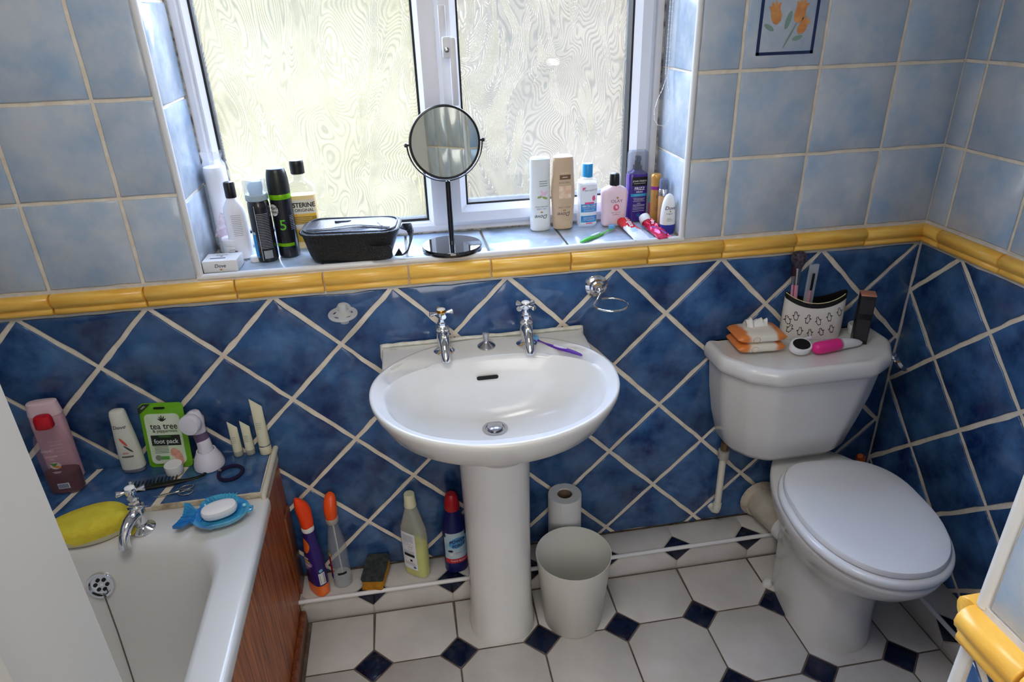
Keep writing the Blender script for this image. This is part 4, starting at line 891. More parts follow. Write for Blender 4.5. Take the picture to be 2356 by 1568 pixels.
wp_ = P('white_print', c(222, 224, 222)); texts([('JOHN FRIEDA', .0068, .003, .113, .005, .95), ('-', .034, .003, .107, 0, .0009), ('FRIZZ', .0110, .003, .0925, .02), ('ease', .0095, .003, .0845, .0, 1.1)], B.fn(.0009), wp_, t)
texts([('DREAM CURLS', .0046, .003, .075, .01, 1.05)], B.fn(.0010), P('pale_teal', c(150, 215, 235), rough=.5), t, 'teal_lettering')
texts([('STYLING SPRAY', .0040, .003, .062, .01, 1.05), ('SPRAY', .0036, .003, .052, .01)]+[('-', .034, .003, z, 0, .0009) for z in (.066, .058, .048, .045, .040, .036, .031)], B.fn(.0009), wp_, t, 'small_print')
blob(f, .003, .019, .0058, .0058, P('teal_print', c(30, 150, 190)), t, 'drop_badge'); blob(B.fn(.0009), .003, .019, .0050, .0050, P('deep_purple', c(62, 34, 130)), t, 'drop_badge'); blob(B.fn(.0012), .003, .0185, .002, .003, P('teal_print', c(30, 150, 190)), t, 'drop')
# gold bottle
gold = P('gold_plastic', c(196, 148, 84), rough=.25, metal=.35)
t = thing('gold_hair_oil_bottle', 'slim gold bottle with a purple ring, between the purple spray and the reveal', 'bottle', (1.5915, .115, S))
t.location = (1.5815, .122, S)
part('body', MB().lathe([(.0105, 0), (.0125, .002), (.0128, .085), (.0125, .098)]), gold, t); part('ring', MB().lathe([(.0129, .098), (.0129, .107)]), P('magenta_ring', c(140, 40, 130), rough=.3), t)
part('cap', MB().lathe([(.0127, .107), (.0127, .124), (.0135, .128), (.0132, .136), (.0105, .139), (.004, .1395)]), P('dark_gold', c(204, 150, 78), rough=.25, metal=.3), t)
texts([('E', .013, 0, .08, .01), ('-', .012, 0, .05, 0, .001), ('-', .012, 0, .045, 0, .001)], lambda x, z: Vector((.0131*math.sin(x/.0128), -.0131*math.cos(x/.0128), z)), P('brown_print', c(96, 80, 84)), t)
t = thing('lip_gloss', 'slim pink tube with a teal cap wedged beside the purple spray bottle', 'tube', (1.5685, .152, S))
t.location = (1.5830, .160, S); part('tube', MB().lathe([(.0035, 0), (.0040, .002), (.0040, .052)], n=14), P('magenta_plastic', c(196, 44, 120), rough=.3), t); part('cap', MB().lathe([(.0042, .052), (.0042, .070), (.003, .072)], n=14), P('teal_plastic', c(60, 170, 190), rough=.3), t)
# pump bottle
t = thing('serum_bottle', 'slender amber pump bottle with a silver collar and smoky cap', 'bottle', (1.5880, .083, S))
part('body', MB().lathe([(.0098, 0), (.0115, .002), (.0118, .086), (.010, .090)]), M('amber_clear', c(214, 168, 120), .1, alpha=.75), t); part('collar', MB().lathe([(.0112, .090), (.0122, .091), (.0122, .106), (.011, .108)]), chromes, t)
part('cap', MB().lathe([(.0112, .108), (.0112, .128), (.0095, .133), (.004, .134)]), M('smoky_cap', c(110, 122, 150), .1, alpha=.75), t); part('pump_head', MB().lathe([(.005, .107), (.005, .118), (.0075, .119), (.0075, .126)]), P('dark_grey_plastic', c(60, 66, 80), rough=.4), t)
# roll-on
t = thing('roll_on_deodorant', 'white teardrop roll-on deodorant on a blue cap, front right corner of the sill', 'deodorant', (1.5885, .040, S))
B = Bot([(0, .015, .012), (.002, .0182, .0145), (.012, .0200, .0155), (.026, .0205, .016), (.0262, .0200, .0156), (.040, .0202, .0158), (.062, .0190, .0150), (.080, .0165, .0132), (.093, .0130, .0105), (.101, .0085, .0070), (.1045, .0035, .003)], 2.1, 36)
q = [p for p in B.p if p[0] <= .0262]; part('cap', Bot(q, 2.1).mb(), P('cobalt_plastic', c(48, 58, 150), rough=.3), t); q = [p for p in B.p if p[0] >= .0262]; part('body', Bot(q, 2.1).mb(), pw, t)
texts([('Dove', .0125, 0, .070, .008, 1, 0, .25), ('original', .0056, -.002, .056, 0)], B.fn(.0005), navyp, t); blob(B.fn(.0005), .0, .062, .002, .002, goldp, t, 'emblem'); texts([('-', .016, 0, .040, 0, .001), ('-', .016, 0, .037, 0, .001), ('-', .010, -.003, .043, 0, .0016)], B.fn(.0005), P('gold_text', c(170, 160, 130), rough=.5), t, 'small_print')
# toothbrushes
def toothbrush(name, label, a, b, hc, gc, bc, z0, head_up=True, w=.0068):
    a, b = Vector(a), Vector(b); d = (b-a); L = d.length; ang = math.atan2(d.y, d.x)
    t = thing(name, label, 'toothbrush', a, rot=(0, -math.atan2(d.z, math.hypot(d.x, d.y)), ang))
    xs_ = [0, .03, .12, .28, .42, .52, .62, .70, .76, .80, .86, .93, .98, 1]; ws = [.25, .6, .85, 1, .95, .8, .6, .42, .38, .42, .8, .85, .7, .3]
    R = [[(x*L, w*k*math.cos(q), z0+.005+.0015*math.sin(x*9)+(.0045 if x < .7 else .0028)*k*math.sin(q)) for q in (2*PI*j/14 for j in range(14))] for x, k in zip(xs_, ws)]
    part('handle', MB().loft(R), hc, t)
    plo = sell(.13*L, w*.55, 2, 20, .42*L, 0, 0)
    part('grip', MB().loft([[(x, y, z0+.006) for x, y, _ in plo], [(x, y, z0+.0115) for x, y, _ in plo], [(.42*L+(x-.42*L)*.7, y*.7, z0+.0120) for x, y, _ in plo]]), gc, t)
    mb = MB()
    for i in range(7):
        for j in range(3): mb.lathe([(.0014, z0+.006), (.0016, z0+.017)], cx=L*(.855+.019*i), cy=(j-1)*.0034, n=6)
    o = part('bristles', mb, bc, t); o['kind'] = 'stuff'; return t
toothbrush('toothbrush', 'bright green toothbrush lying on the window sill', (1.346, .008, S-.001), (1.466, .104, S-.001), P('lime_plastic', c(84, 190, 70), rough=.3), P('pale_rubber', c(196, 216, 196), rough=.5), P('blue_bristle', c(120, 180, 224), rough=.7), 0)
# toothpaste tubes
def tpaste(name, label, loc, rz, L, w, cols, crump, cap):
    t = thing(name, label, 'toothpaste', loc, rz)
    R = []; n = 24; K = 16
    for i in range(K+1):
        s_ = i/K; y = -L*s_; hw = w*(.72+.28*min(1, s_*1.5)); th_ = (.0125*(1-s_)**.8+.0012)
        R.append([(hw*math.cos(q)+crump*.9*noise.noise(Vector((s_*5, 3, math.cos(q)))), y+crump*.4*noise.noise(Vector((math.cos(q)*2, s_*4, 1))), max(.0006, .0145*(1-s_)**.7+.001+th_*math.sin(q)+crump*noise.noise(Vector((math.cos(q)*2.4, s_*7, 9)))*(1 if math.sin(q) > 0 else .1))) for q in (2*PI*j/n for j in range(n))])
    mb = MB(); mb.loft(R)
    k = 0
    for i, fc in enumerate(mb.f):
        cx_ = sum(mb.v[q][0] for q in fc)/len(fc); cy_ = sum(mb.v[q][1] for q in fc)/len(fc); s_ = -cy_/L
        mb.mi[i] = 0 if s_ < .50+cx_/w*.22 else 1
    b = part('tube', mb, cols, t)
    return t, R, L, w
red = P('red_foil', c(214, 24, 30), rough=.22, coat=.4); wf2 = P('white_foil', c(222, 226, 234), rough=.25)
t, R, L, w = tpaste('toothpaste_tube', 'red and white toothpaste tube lying flat beside the green toothbrush', (1.494, .112, S), .12, .115, .0215, [red, wf2], .0025, False)
part('cap', MB().lathe([(.0120, 0), (.0125, .002), (.0118, .016)], M4=T(0, .002, .013) @ RX(-PI/2)), red, t)
def tsurf(x, y):
    s_ = max(0, min(1, -y/L)); hw = w*(.72+.28*min(1, s_*1.5)); q = max(0, 1-(x/hw)**2)**.5
    return Vector((x, y, .0145*(1-s_)**.7+.001+(.0125*(1-s_)**.8+.0012)*q+.0024))
texts([('Colgate', .019, .002, -.030, .01, .9, -PI/2-.15)], tsurf, wp_, t); texts([('-', .020, -.004, -.065-.005*i, 0, .0018, .3) for i in range(4)], tsurf, P('sky_print', c(120, 180, 225), rough=.5), t, 'small_print')
t, R, L, w = tpaste('toothpaste_tube', 'crumpled magenta-red toothpaste tube with a white cap standing up', (1.5515, .094, S), .16, .100, .0195, [P('magenta_foil', c(206, 26, 66), rough=.16, metal=.35), P('magenta_foil2', c(222, 60, 100), rough=.14, metal=.4)], .007, True)
part('cap', MB().lathe([(.0145, 0), (.0150, .002), (.0150, .017), (.0135, .021), (.004, .0215)], M4=T(0, .001, .0165) @ RX(math.radians(-55))), plw, t)
texts([('Colgate', .013, .003, -.028, .01, .9, -PI/2-.5)], lambda x, y: tsurf(x, y)+Vector((0, 0, .003)), wp_, t)
part('fold', MB().tube([(-.010, -.045, .018), (.004, -.060, .013), (.012, -.085, .007)], [.003, .004, .003], 8), P('violet_foil', c(150, 120, 200), rough=.15, metal=.5), t)
t = thing('white_bottle_cap', 'loose white round cap lying beside the shaving gel can', 'cap', (.5370, .098, S)); t.location = (.5385, .078, S)
part('rim', MB().lathe([(.0130, 0), (.0135, .002), (.0130, .012), (.011, .0135)]), plw, t)
# ================================================================== basin items
t = toothbrush('toothbrush', 'purple and white toothbrush lying on the basin rim behind the right tap', (1.314, -.150, .8030), (1.200, -.052, .8165), P('violet_plastic', c(92, 40, 160), rough=.3), P('pale_grip', c(222, 218, 232), rough=.4), P('blue_bristle', c(120, 180, 224)), 0, w=.0062)
# ================================================================== on the cistern
K = .7372
t = thing('wipes_pack', 'orange and white pack of wet wipes with a tissue pulled out', 'wipes', (1.822, -.068, K), -.06)
def wipem():
    m = bpy.data.materials.new('wipes_print'); m.use_nodes = True; q = m.node_tree; p = q.nodes['Principled BSDF']; N = q.nodes.new; L = q.links.new
    tc_ = N('ShaderNodeTexCoord'); s = N('ShaderNodeSeparateXYZ'); L(tc_.outputs['Object'], s.inputs[0]); n = N('ShaderNodeTexNoise'); n.inputs['Scale'].default_value = 38; n.inputs['Detail'].default_value = 5; L(tc_.outputs['Object'], n.inputs[0])
    a = N('ShaderNodeMath'); a.operation = 'ABSOLUTE'; L(s.outputs['X'], a.inputs[0]); b = N('ShaderNodeMath'); b.operation = 'MULTIPLY_ADD'; b.inputs[1].default_value = .030; L(n.outputs['Fac'], b.inputs[0]); L(a.outputs[0], b.inputs[2])
    r = N('ShaderNodeValToRGB'); r.color_ramp.elements[0].position = .048; r.color_ramp.elements[1].position = .060; r.color_ramp.elements[0].color = c(236, 230, 216); r.color_ramp.elements[1].color = c(226, 132, 62)
    L(b.outputs[0], r.inputs[0]); L(r.outputs[0], p.inputs['Base Color']); p.inputs['Roughness'].default_value = .3; return m
wm = wipem()
def pillow(z0, h_, hx, hy, k):
    R = []
    for i in range(17):
        s_ = -1+2*i/16; e = max(.0, 1-abs(s_)**5)**.6; R.append([(hx*s_, hy*(.86+.14*e)*math.cos(q)+.001*noise.noise(Vector((s_*3, k, math.cos(q)))), z0+h_/2+(.0012+h_/2*e)*math.copysign(abs(math.sin(q))**.6, math.sin(q))*(1+.07*noise.noise(Vector((s_*4, q, k)))) ) for q in (2*PI*j/26 for j in range(26))])
    return MB().loft(R)
part('lower_pack', pillow(.0012, .030, .066, .050, 1), wm, t); up_ = part('upper_pack', pillow(.0305, .026, .068, .048, 4), wm, t)
V = []; n = 8
for j in range(n+1):
    for i in range(n+1): V.append((-.026+.058*i/n, .002+.034*j/n+.005*noise.noise(Vector((i*.7, j*.5, 0))), .0545+.026*math.sin(PI*j/n)*(.75+.6*noise.noise(Vector((i*.8, 2, 0))))+.003*noise.noise(Vector((i*.9, j*.9, 4)))))
mb = MB(); mb.add(V, [(j*(n+1)+i, j*(n+1)+i+1, (j+1)*(n+1)+i+1, (j+1)*(n+1)+i) for j in range(n) for i in range(n)]); part('tissue', mb, P('tissue', c(236, 234, 230), rough=.9), t)
ft = lambda x, y: Vector((x, y, .0590+.0*x)); ff = lambda x, z: Vector((x, -.0496, z))
mb = MB()
for fn_, x, z in ((lambda x, z: Vector((x, -.0500, z)), -.022, .016), (lambda x, z: Vector((x, -.0487, z)), -.020, .0435)):
    ring_ = [fn_(x+.009*math.cos(2*PI*j/24), z+.009*math.sin(2*PI*j/24)) for j in range(24)]; mb.tube(ring_, .0005, 4, closed=True)
part('badge_rings', mb, P('ochre_print', c(196, 140, 80), rough=.5), t)
# pouch
t = thing('makeup_pouch', 'cream pouch with black line penguins and a black trimmed mouth, standing open', 'pouch', (1.998, -.040, K), -.16)
canv = P('cream_canvas', c(226, 222, 214), rough=.75, col2=c(224, 206, 208), nscale=18, lo=.5, hi=.75)
def pz(x): return .130-.028*(1-(abs(x)/.084)**2)
def pr(s, inn_=0):
    out = []
    for j in range(48):
        q = 2*PI*j/48; a = .0845-.001*s-inn_; b = .026-.003*s+.006*math.sin(PI*s)-inn_
        x, y = a*math.copysign(abs(math.cos(q))**.8, math.cos(q)), b*math.copysign(abs(math.sin(q))**.9, math.sin(q)); out.append((x, y, max(.0, pz(x)*s)+(.004*s if y > 0 else 0)))
    return out
part('body', MB().loft([pr(0), pr(.04), pr(.15), pr(.35), pr(.6), pr(.8), pr(.93)], True, False), canv, t)
part('binding', MB().loft([pr(.925, -.0006), pr(1.02, -.0008), pr(1.03, .0006), pr(.93, .0016)], False, False), P('black_binding', c(14, 14, 14), rough=.6), t)
part('lining', MB().loft([pr(1.0, .0022), pr(.8, .0024), pr(.45, .0026), pr(.1, .0028)], False, True), P('black_lining', c(16, 16, 18), rough=.5), t)
zz = [p for p in pr(1.0, -.0002) if p[1] <= .0005]; part('zip', MB().tube([(x, y+.001, z+.006) for x, y, z in zz[2:-3]], .0013, 6), P('cream_zip', c(214, 202, 160), rough=.4), t)
def pf(x, s_): # front surface at height fraction
    a = .0845-.001*s_; b = .026-.003*s_+.006*math.sin(PI*s_); q = min(abs(x)/a, .98); cq = q**(1/.8); sq = math.sqrt(max(0, 1-cq*cq)); return Vector((x, -b*sq**.9-.0007, max(0, pz(x)*s_)))
mb = MB()
def stroke(pts, w_=.0006):
    V = []
    for i, p in enumerate(pts):
        a, b = pts[max(i-1, 0)], pts[min(i+1, len(pts)-1)]; dx, dy = b[0]-a[0], b[1]-a[1]; l = math.hypot(dx, dy) or 1; nx, ny = -dy/l*w_, dx/l*w_
        for s_ in (-1, 1): x = p[0]+nx*s_; z = p[1]+ny*s_; V.append(pf(x, max(0, z)/pz(x)))
    mb.add(V, [(2*i, 2*i+2, 2*i+3, 2*i+1) for i in range(len(pts)-1)])
for x0, z0, r in ((-.056, .074, .1), (-.024, .066, -.15), (.005, .060, .35), (.034, .070, .2), (.062, .082, .3), (-.066, .036, -.3), (-.040, .030, 0), (-.012, .024, .2), (.018, .027, .4), (.046, .034, .3), (-.074, .06, .3)):
    k = .0150
    def tr_(p): return (x0+k*(p[0]*math.cos(r)-p[1]*math.sin(r)), z0+k*(p[0]*math.sin(r)+p[1]*math.cos(r)))
    stroke([tr_((.36*math.cos(a), -.18+.60*math.sin(a))) for a in [math.radians(118+304*i/18) for i in range(19)]], .0007)
    stroke([tr_((.21*math.cos(a), .56+.24*math.sin(a))) for a in [math.radians(-40+260*i/12) for i in range(13)]], .0008)
    stroke([tr_(p) for p in ((-.30, .22), (-.50, .02), (-.62, .10))], .0010); stroke([tr_(p) for p in ((.30, .22), (.50, .02), (.62, .16))], .0010)
    stroke([tr_(p) for p in ((-.24, -.78), (-.08, -.84))], .0009); stroke([tr_(p) for p in ((.08, -.84), (.24, -.78))], .0009); stroke([tr_(p) for p in ((.02, .50), (.12, .46))], .0008)
part('penguin_print', mb, P('black_print', c(14, 14, 14)), t)['kind'] = 'stuff'
# brushes in pouch
t = thing('makeup_brush', 'fluffy dark-tipped make-up brush standing in the pouch', 'make-up brush', (1.950, -.031, K+.006), rot=(math.radians(-1), math.radians(-3), 0))
part('handle', MB().lathe([(.004, 0), (.0055, .02), (.006, .10), (.005, .15)], n=14), P('clear_pink', c(220, 150, 170), rough=.2), t); part('ferrule', MB().lathe([(.0062, .15), (.0085, .185), (.0105, .200)], n=18), chromes, t)
part('bristles', MB().lathe([(.0105, .199), (.016, .210), (.0205, .222), (.0200, .232), (.0145, .240), (.006, .243)], n=20), M('dark_bristles', c(36, 24, 34), .9, col2=c(86, 78, 92), nscale=120), t)
t = thing('makeup_brush', 'thin pink-handled make-up brush leaning at the left of the pouch mouth', 'make-up brush', (1.940, -.029, K+.006), rot=(math.radians(-1), math.radians(-3), 0))
part('handle', MB().lathe([(.003, 0), (.0035, .10), (.0032, .15)], n=12), P('clear_pink', c(220, 150, 170)), t); part('ferrule', MB().lathe([(.0034, .15), (.0042, .175)], n=12), chromes, t); part('bristles', MB().lathe([(.0042, .175), (.0060, .188), (.004, .200), (.001, .203)], n=12), P('dark_bristles2', c(50, 20, 34), rough=.9), t)
t = thing('clear_sleeve', 'clear plastic sleeve with a pink and black brush inside, standing in the pouch', 'packet', (1.978, -.036, K+.006), rot=(math.radians(1), 0, .1))
mb = MB(); mb.box(-.013, .013, -.004, .004, 0, .208, .001); part('sleeve', mb, M('clear_film2', c(220, 226, 230), .1, alpha=.35), t); part('brush_handle', MB().lathe([(.0045, .004), (.0055, .10), (.0055, .135)], n=12), P('dull_pink', c(200, 130, 150), rough=.3), t); part('brush_cap', MB().lathe([(.006, .135), (.0062, .180), (.005, .184)], n=12), blk, t)
# foot file
t = thing('foot_file', 'white paddle foot file with an oval black pad, on the cistern lid', 'foot file', (1.912, -.124, K), rot=(math.radians(30), 0, .12))
t.location = (1.918, -.125, K+.0095)
R = [sell(.031*k, .025*k, 2.1, 36, 0, 0, z) for k, z in ((.8, 0), (.98, .003), (1, .007), (1.0, .016), (.94, .0195), (.86, .0200))]
part('head', MB().loft(R), seatw, t); part('pad', MB().loft([sell(.0245, .0190, 2.1, 32, 0, 0, .0195), sell(.0240, .0185, 2.1, 32, 0, 0, .0212)]), M('abrasive', c(22, 22, 24), .95, bump=.5, bscale=900), t)
for o in list(t.children): o.rotation_euler = (math.radians(22), 0, 0)
t.rotation_euler = (0, 0, .12)
part('neck', MB().tube([(.018, .016, .010), (.040, .026, .010), (.058, .030, .010)], [.009, .007, .006], 14), seatw, t)
# pink device
t = thing('callus_remover', 'bullet-shaped grooming tool with a hot pink grip and tapering white end', 'grooming tool', (1.990, -.140, K), rz=.14)
Mx = T(0, 0, .0175) @ RY(PI/2)
part('grip', MB().lathe([(.002, -.046), (.008, -.0445), (.0135, -.040), (.0168, -.032), (.0175, -.022), (.0168, .010), (.0160, .036)], n=30, M4=Mx), P('hot_pink', c(232, 48, 140), rough=.42), t)
part('collar', MB().lathe([(.0158, .036), (.0160, .037), (.0160, .040), (.0155, .041)], n=30, M4=Mx), P('grey_plastic', c(150, 150, 156)), t)
part('handle', MB().tube([(.040, 0, .0175), (.055, 0, .0172), (.080, .0, .0140), (.100, 0, .0105), (.112, 0, .0085)], [.0155, .0150, .0125, .0095, .0040], 24), seatw, t)
# cosmetics carton
t = thing('cosmetics_box', 'tall black cosmetics carton with a rose-gold top', 'box', (2.111, -.098, K), math.radians(-28))
mb = MB(); mb.box(-.0185, .0185, -.0185, .0185, 0, .139, .0008); part('carton', mb, P('black_card', c(24, 23, 24), rough=.35), t)
mb = MB(); mb.box(-.0188, .0188, -.0188, .0188, .139, .1425, .0006); part('top', mb, P('rose_gold', c(216, 150, 122), rough=.35, metal=.3), t)
mb = MB(); f = lambda x, z: Vector((x, -.0187, z))
for z0, z1 in ((.088, .128), (.012, .072)): mb.add([f(-.016, z0), f(.016, z0), f(.016, z1), f(-.016, z1)], [(0, 1, 2, 3)])
part('printed_panel', mb, M('grey_mesh_print', c(48, 46, 50), .5), t, smooth=False)['kind'] = 'stuff'
t = thing('open_jar', 'low white open jar behind the tall black carton', 'jar', (2.140, -.050, K)); part('wall', MB().lathe([(.024, 0), (.026, .002), (.026, .012), (.028, .013), (.028, .024), (.0265, .026), (.0245, .026), (.0235, .010), (.0, .009)], cap1=False), plw, t)
t = thing('small_tub', 'small whitish tub between the pouch and the black carton', 'tub', (2.079, -.035, K)); part('body', MB().lathe([(.011, 0), (.0125, .002), (.0125, .024), (.011, .026)]), plw, t); part('lid', MB().lathe([(.0128, .026), (.0128, .033), (.011, .034)]), P('cloudy_lid', c(206, 206, 206), rough=.4), t)
# ================================================================== cleaning things on the ledge
G = HL+.0020
org = P('orange_plastic', c(250, 74, 26), rough=.38)
def trigger(t, z, tilt=0):
    R = []
    prof_ = [(0, 0, .0155, .0165), (.012, 0, .0165, .018), (.030, .001, .0160, .0185), (.050, .004, .0150, .0200), (.070, .010, .0140, .0190), (.085, .018, .0120, .0150), (.096, .026, .0095, .0100), (.103, .032, .0055, .005)]
    for zz_, dx, a, b in prof_: R.append(sell(a, b, 2.3, 26, 0, -dx*.5, z+zz_))
    return MB().loft(R)
t = thing('spray_cleaner', 'purple and orange cleaner bottle with a bright orange trigger head', 'spray bottle', (.5635, -.066, G), math.radians(-52))
PR = [(0, .030, .018), (.003, .034, .0215), (.05, .034, .0215), (.10, .031, .0215), (.14, .026, .0205), (.175, .0185, .0175), (.205, .0155, .0155), (.225, .0150, .0150)]
B = Bot(PR, 2.8, 44); pur = P('purple_wrap', c(50, 32, 110), rough=.3)
part('body', B.mb(), pur, t); part('collar', MB().lathe([(.0168, .222), (.0175, .225), (.0172, .236), (.0158, .238)]), plw, t); part('trigger_head', trigger(t, .236), org, t)
org2 = P('orange_label', c(244, 118, 44), rough=.35)
part('orange_foot', Bot([(z, a+.0004, b+.0004) for z, a, b in PR if z < .04]+[(.040, .0345, .0220)], 2.8, 44).mb(False, False), org2, t)
f = B.fn(.0006); blob(f, .0, .176, .0150, .024, org2, t, 'orange_shield', n=28, rings=4); blob(f, -.004, .11, .02, .016, P('lilac_print', c(170, 150, 210), rough=.4), t, 'splash', wob=.3, rings=4, rot=.6)
mb = MB()
for k in range(12):
    a = 2*PI*k/12; ff = B.fn(.0009); x, z = -.004, .11
    mb.add([ff(x+.012*math.cos(a-.10), z+.014*math.sin(a-.10)), ff(x+.024*math.cos(a), z+.04*math.sin(a)), ff(x+.012*math.cos(a+.10), z+.014*math.sin(a+.10))], [(0, 1, 2)])
part('rays', mb, P('lilac_print', c(170, 150, 210)), t, smooth=False)['kind'] = 'stuff'
patch(B.fn(.0010), -.020, .012, .120, .126, P('yellow_print', c(240, 210, 50), rough=.4), t, 'yellow_strip'); texts([('POWER', .012, -.002, .135, .02, 1, .2), ('BANG', .010, -.002, .108, .02, 1, .2)][:0]+[('-', .022, -.002, .133, 0, .006, .15), ('-', .026, 0, .110, 0, .006, .15)], B.fn(.0012), wp_, t, 'title_print')
sp2 = lambda x, z: Vector((.0348+.0*x, 0, 0))
def side(B, sg=1, eps=.0008):
    def g(y, z):
        a, b = B.ab(z); q = min(abs(y)/b, .98); return Vector((sg*(a*(1-q**B.n)**(1/B.n)+eps), y*sg, z))
    return g
g = side(B); patch(g, -.012, .006, .045, .085, P('white_print', c(222, 224, 222)), t, 'barcode_panel', nx=4); mb = MB(); g2 = side(B, 1, .0012)
for k in range(9): z = .050+k*.0036; mb.add([g2(-.010, z), g2(.004, z), g2(.004, z+.0018), g2(-.010, z+.0018)], [(0, 1, 2, 3)])
part('barcode', mb, P('black_print', c(14, 14, 14)), t, smooth=False)['kind'] = 'stuff'
blob(g, -.003, .093, .006, .005, P('pale_blue_print', c(120, 200, 210), rough=.4), t, 'logo_mark'); texts([('-', .014, -.002, .030-.005*i, 0, .001) for i in range(4)], side(B, 1, .0012), P('pale_orange', c(255, 190, 140), rough=.4), t, 'small_print')
# clear spray bottle
t = thing('spray_cleaner', 'see-through spray bottle with an orange trigger cap and a grey collar', 'spray bottle', (.6290, -.050, G), math.radians(-10))
PR = [(0, .024, .024), (.003, .0275, .0275), (.030, .028, .028), (.07, .0265, .0265), (.10, .0268, .0268), (.15, .0250, .0250), (.185, .0195, .0195), (.210, .0150, .0150), (.230, .0140, .0140)]
B = Bot(PR, 2.0, 40); part('bottle', B.mb(), M('clear_pet', c(206, 212, 216), .05, alpha=.2, coat=.8), t); part('liquid', Bot([(z+.002, a-.0015, b-.0015) for z, a, b in PR if z <= .03], 2.0, 40).mb(), M('clear_liquid2', c(206, 212, 214), .05, alpha=.4), t)
part('dip_tube', MB().tube([(.004, 0, .010), (.001, 0, .12), (0, 0, .228)], .0022, 8), P('tube_plastic', c(200, 204, 206), rough=.3), t)
part('collar', MB().lathe([(.0165, .226), (.0175, .229), (.0180, .243), (.0160, .246)]), P('grey_collar', c(168, 162, 158), rough=.35), t)
R = [sell(.0160, .0170, 2.3, 26, 0, 0, .244), sell(.0175, .0180, 2.3, 26, 0, .000, .262), sell(.0178, .0185, 2.3, 26, 0, .004, .280), sell(.0165, .0165, 2.3, 26, 0, .010, .296), sell(.0130, .0110, 2.3, 26, 0, .016, .307), sell(.0060, .0045, 2.3, 26, 0, .020, .312)]
part('trigger_head', MB().loft(R), P('orange_plastic2', c(236, 84, 28), rough=.35), t)
f = B.fn(.0005, th=-1.0); patch(f, -.018, .010, .050, .125, P('red_label', c(190, 26, 30), rough=.35), t, 'red_label', nx=8); patch(B.fn(.0009, th=-1.0), -.018, .010, .118, .128, P('yellow_print', c(240, 210, 50)), t, 'yellow_strip', nx=8); patch(B.fn(.0009, th=-1.0), -.018, .010, .036, .052, P('purple_wrap', c(50, 32, 110)), t, 'dark_strip', nx=8)
patch(B.fn(.0005), -.002, .024, .052, .060, P('black_print', c(14, 14, 14)), t, 'hazard_strip', nx=8)
# sponge scourer
t = thing('sponge_scourer', 'yellow sponge with a worn dark grey scouring pad, propped on the ledge', 'sponge', (.7230, -.058, G+.0005), math.radians(-14))
ys = M('yellow_sponge', c(226, 160, 36), .9, bump=.8, bscale=500, col2=c(200, 130, 24), nscale=60); gp = M('grey_scour', c(92, 100, 98), .95, col2=c(60, 66, 66), nscale=70, bump=1, bscale=700)
R = [[(x+.006*math.sin(z*80), y, z+(.005*math.sin(x*50+1)+.16*(y+.044))*(z/.036)) for x, y, _ in rrect(-.031, .031, -.044, .044, .006, 3, 0)] for z in (0, .006, .012, .018, .024, .032)]
part('foam', MB().loft(R), ys, t); R = [[(x+.006*math.sin(z*80)+.002, y+.001, z+.005*math.sin(x*50+1)+.16*(y+.044)) for x, y, _ in rrect(-.032, .032, -.045, .045, .005, 3, 0)] for z in (.0325, .040)]
part('scouring_pad', MB().loft(R), gp, t)
# yellow liquid bottle
t = thing('floor_cleaner_bottle', 'flat frosted bottle half full of yellow-green liquid with a pale cap', 'bottle', (.8480, -.052, G), math.radians(-38))
PR = [(0, .032, .018), (.003, .039, .0215), (.07, .040, .0225), (.15, .040, .0225), (.172, .038, .0220), (.195, .030, .0200), (.215, .024, .0180), (.232, .0185, .0165), (.244, .0150, .0150), (.252, .0125, .0125)]
B = Bot(PR, 3.2, 44); part('bottle', B.mb(), M('frosted_bottle', c(226, 228, 208), .25, alpha=.36), t); part('liquid', Bot([(z+.002, a-.0015, b-.0015) for z, a, b in PR if z <= .07]+[(.118, .0382, .0208)], 3.2, 44).mb(), M('yellow_green_liquid', c(222, 226, 40), .12), t)
part('cap', MB().lathe([(.0175, .250), (.0182, .252), (.0168, .262), (.0150, .290), (.0138, .292), (.004, .2925)], n=24), P('cream_cap', c(222, 220, 184), rough=.4), t)
f = B.fn(.0008); patch(f, -.030, .020, .030, .165, P('white_label', c(234, 238, 244)), t, 'label', nx=10, ny=6)
texts([('-', .036, -.005, .155-.0042*i, 0, .0012) for i in range(6)]+[('-', .036, -.005, .098-.0042*i, 0, .0010) for i in range(4)]+[('-', .036, -.005, .055-.0042*i, 0, .0010) for i in range(3)], B.fn(.0012), P('grey_print3', c(130, 130, 134), rough=.5), t, 'small_print'); texts([('DOMAX', .012, -.005, .082, .03, 1)][:0]+[('-', .036, -.005, .083, 0, .010)], B.fn(.0014), P('black_print', c(14, 14, 14)), t, 'title_print')
patch(B.fn(.0014), -.004, .004, .060, .068, P('black_print', c(14, 14, 14)), t, 'hazard_mark'); blob(B.fn(.0014), .010, .040, .005, .004, P('blue_mark', c(60, 90, 160), rough=.5), t, 'blue_mark'); mb = MB()
for x, z in ((-.012, .125), (.004, .120), (.000, .110)): 
    rr_ = [B.fn(.0012)(x+.007*math.cos(2*PI*j/16), z+.005*math.sin(2*PI*j/16)) for j in range(16)]; mb.tube(rr_, .0004, 4, closed=True)
part('outline_drawing', mb, P('grey_print3', c(130, 130, 134)), t)['kind'] = 'stuff'
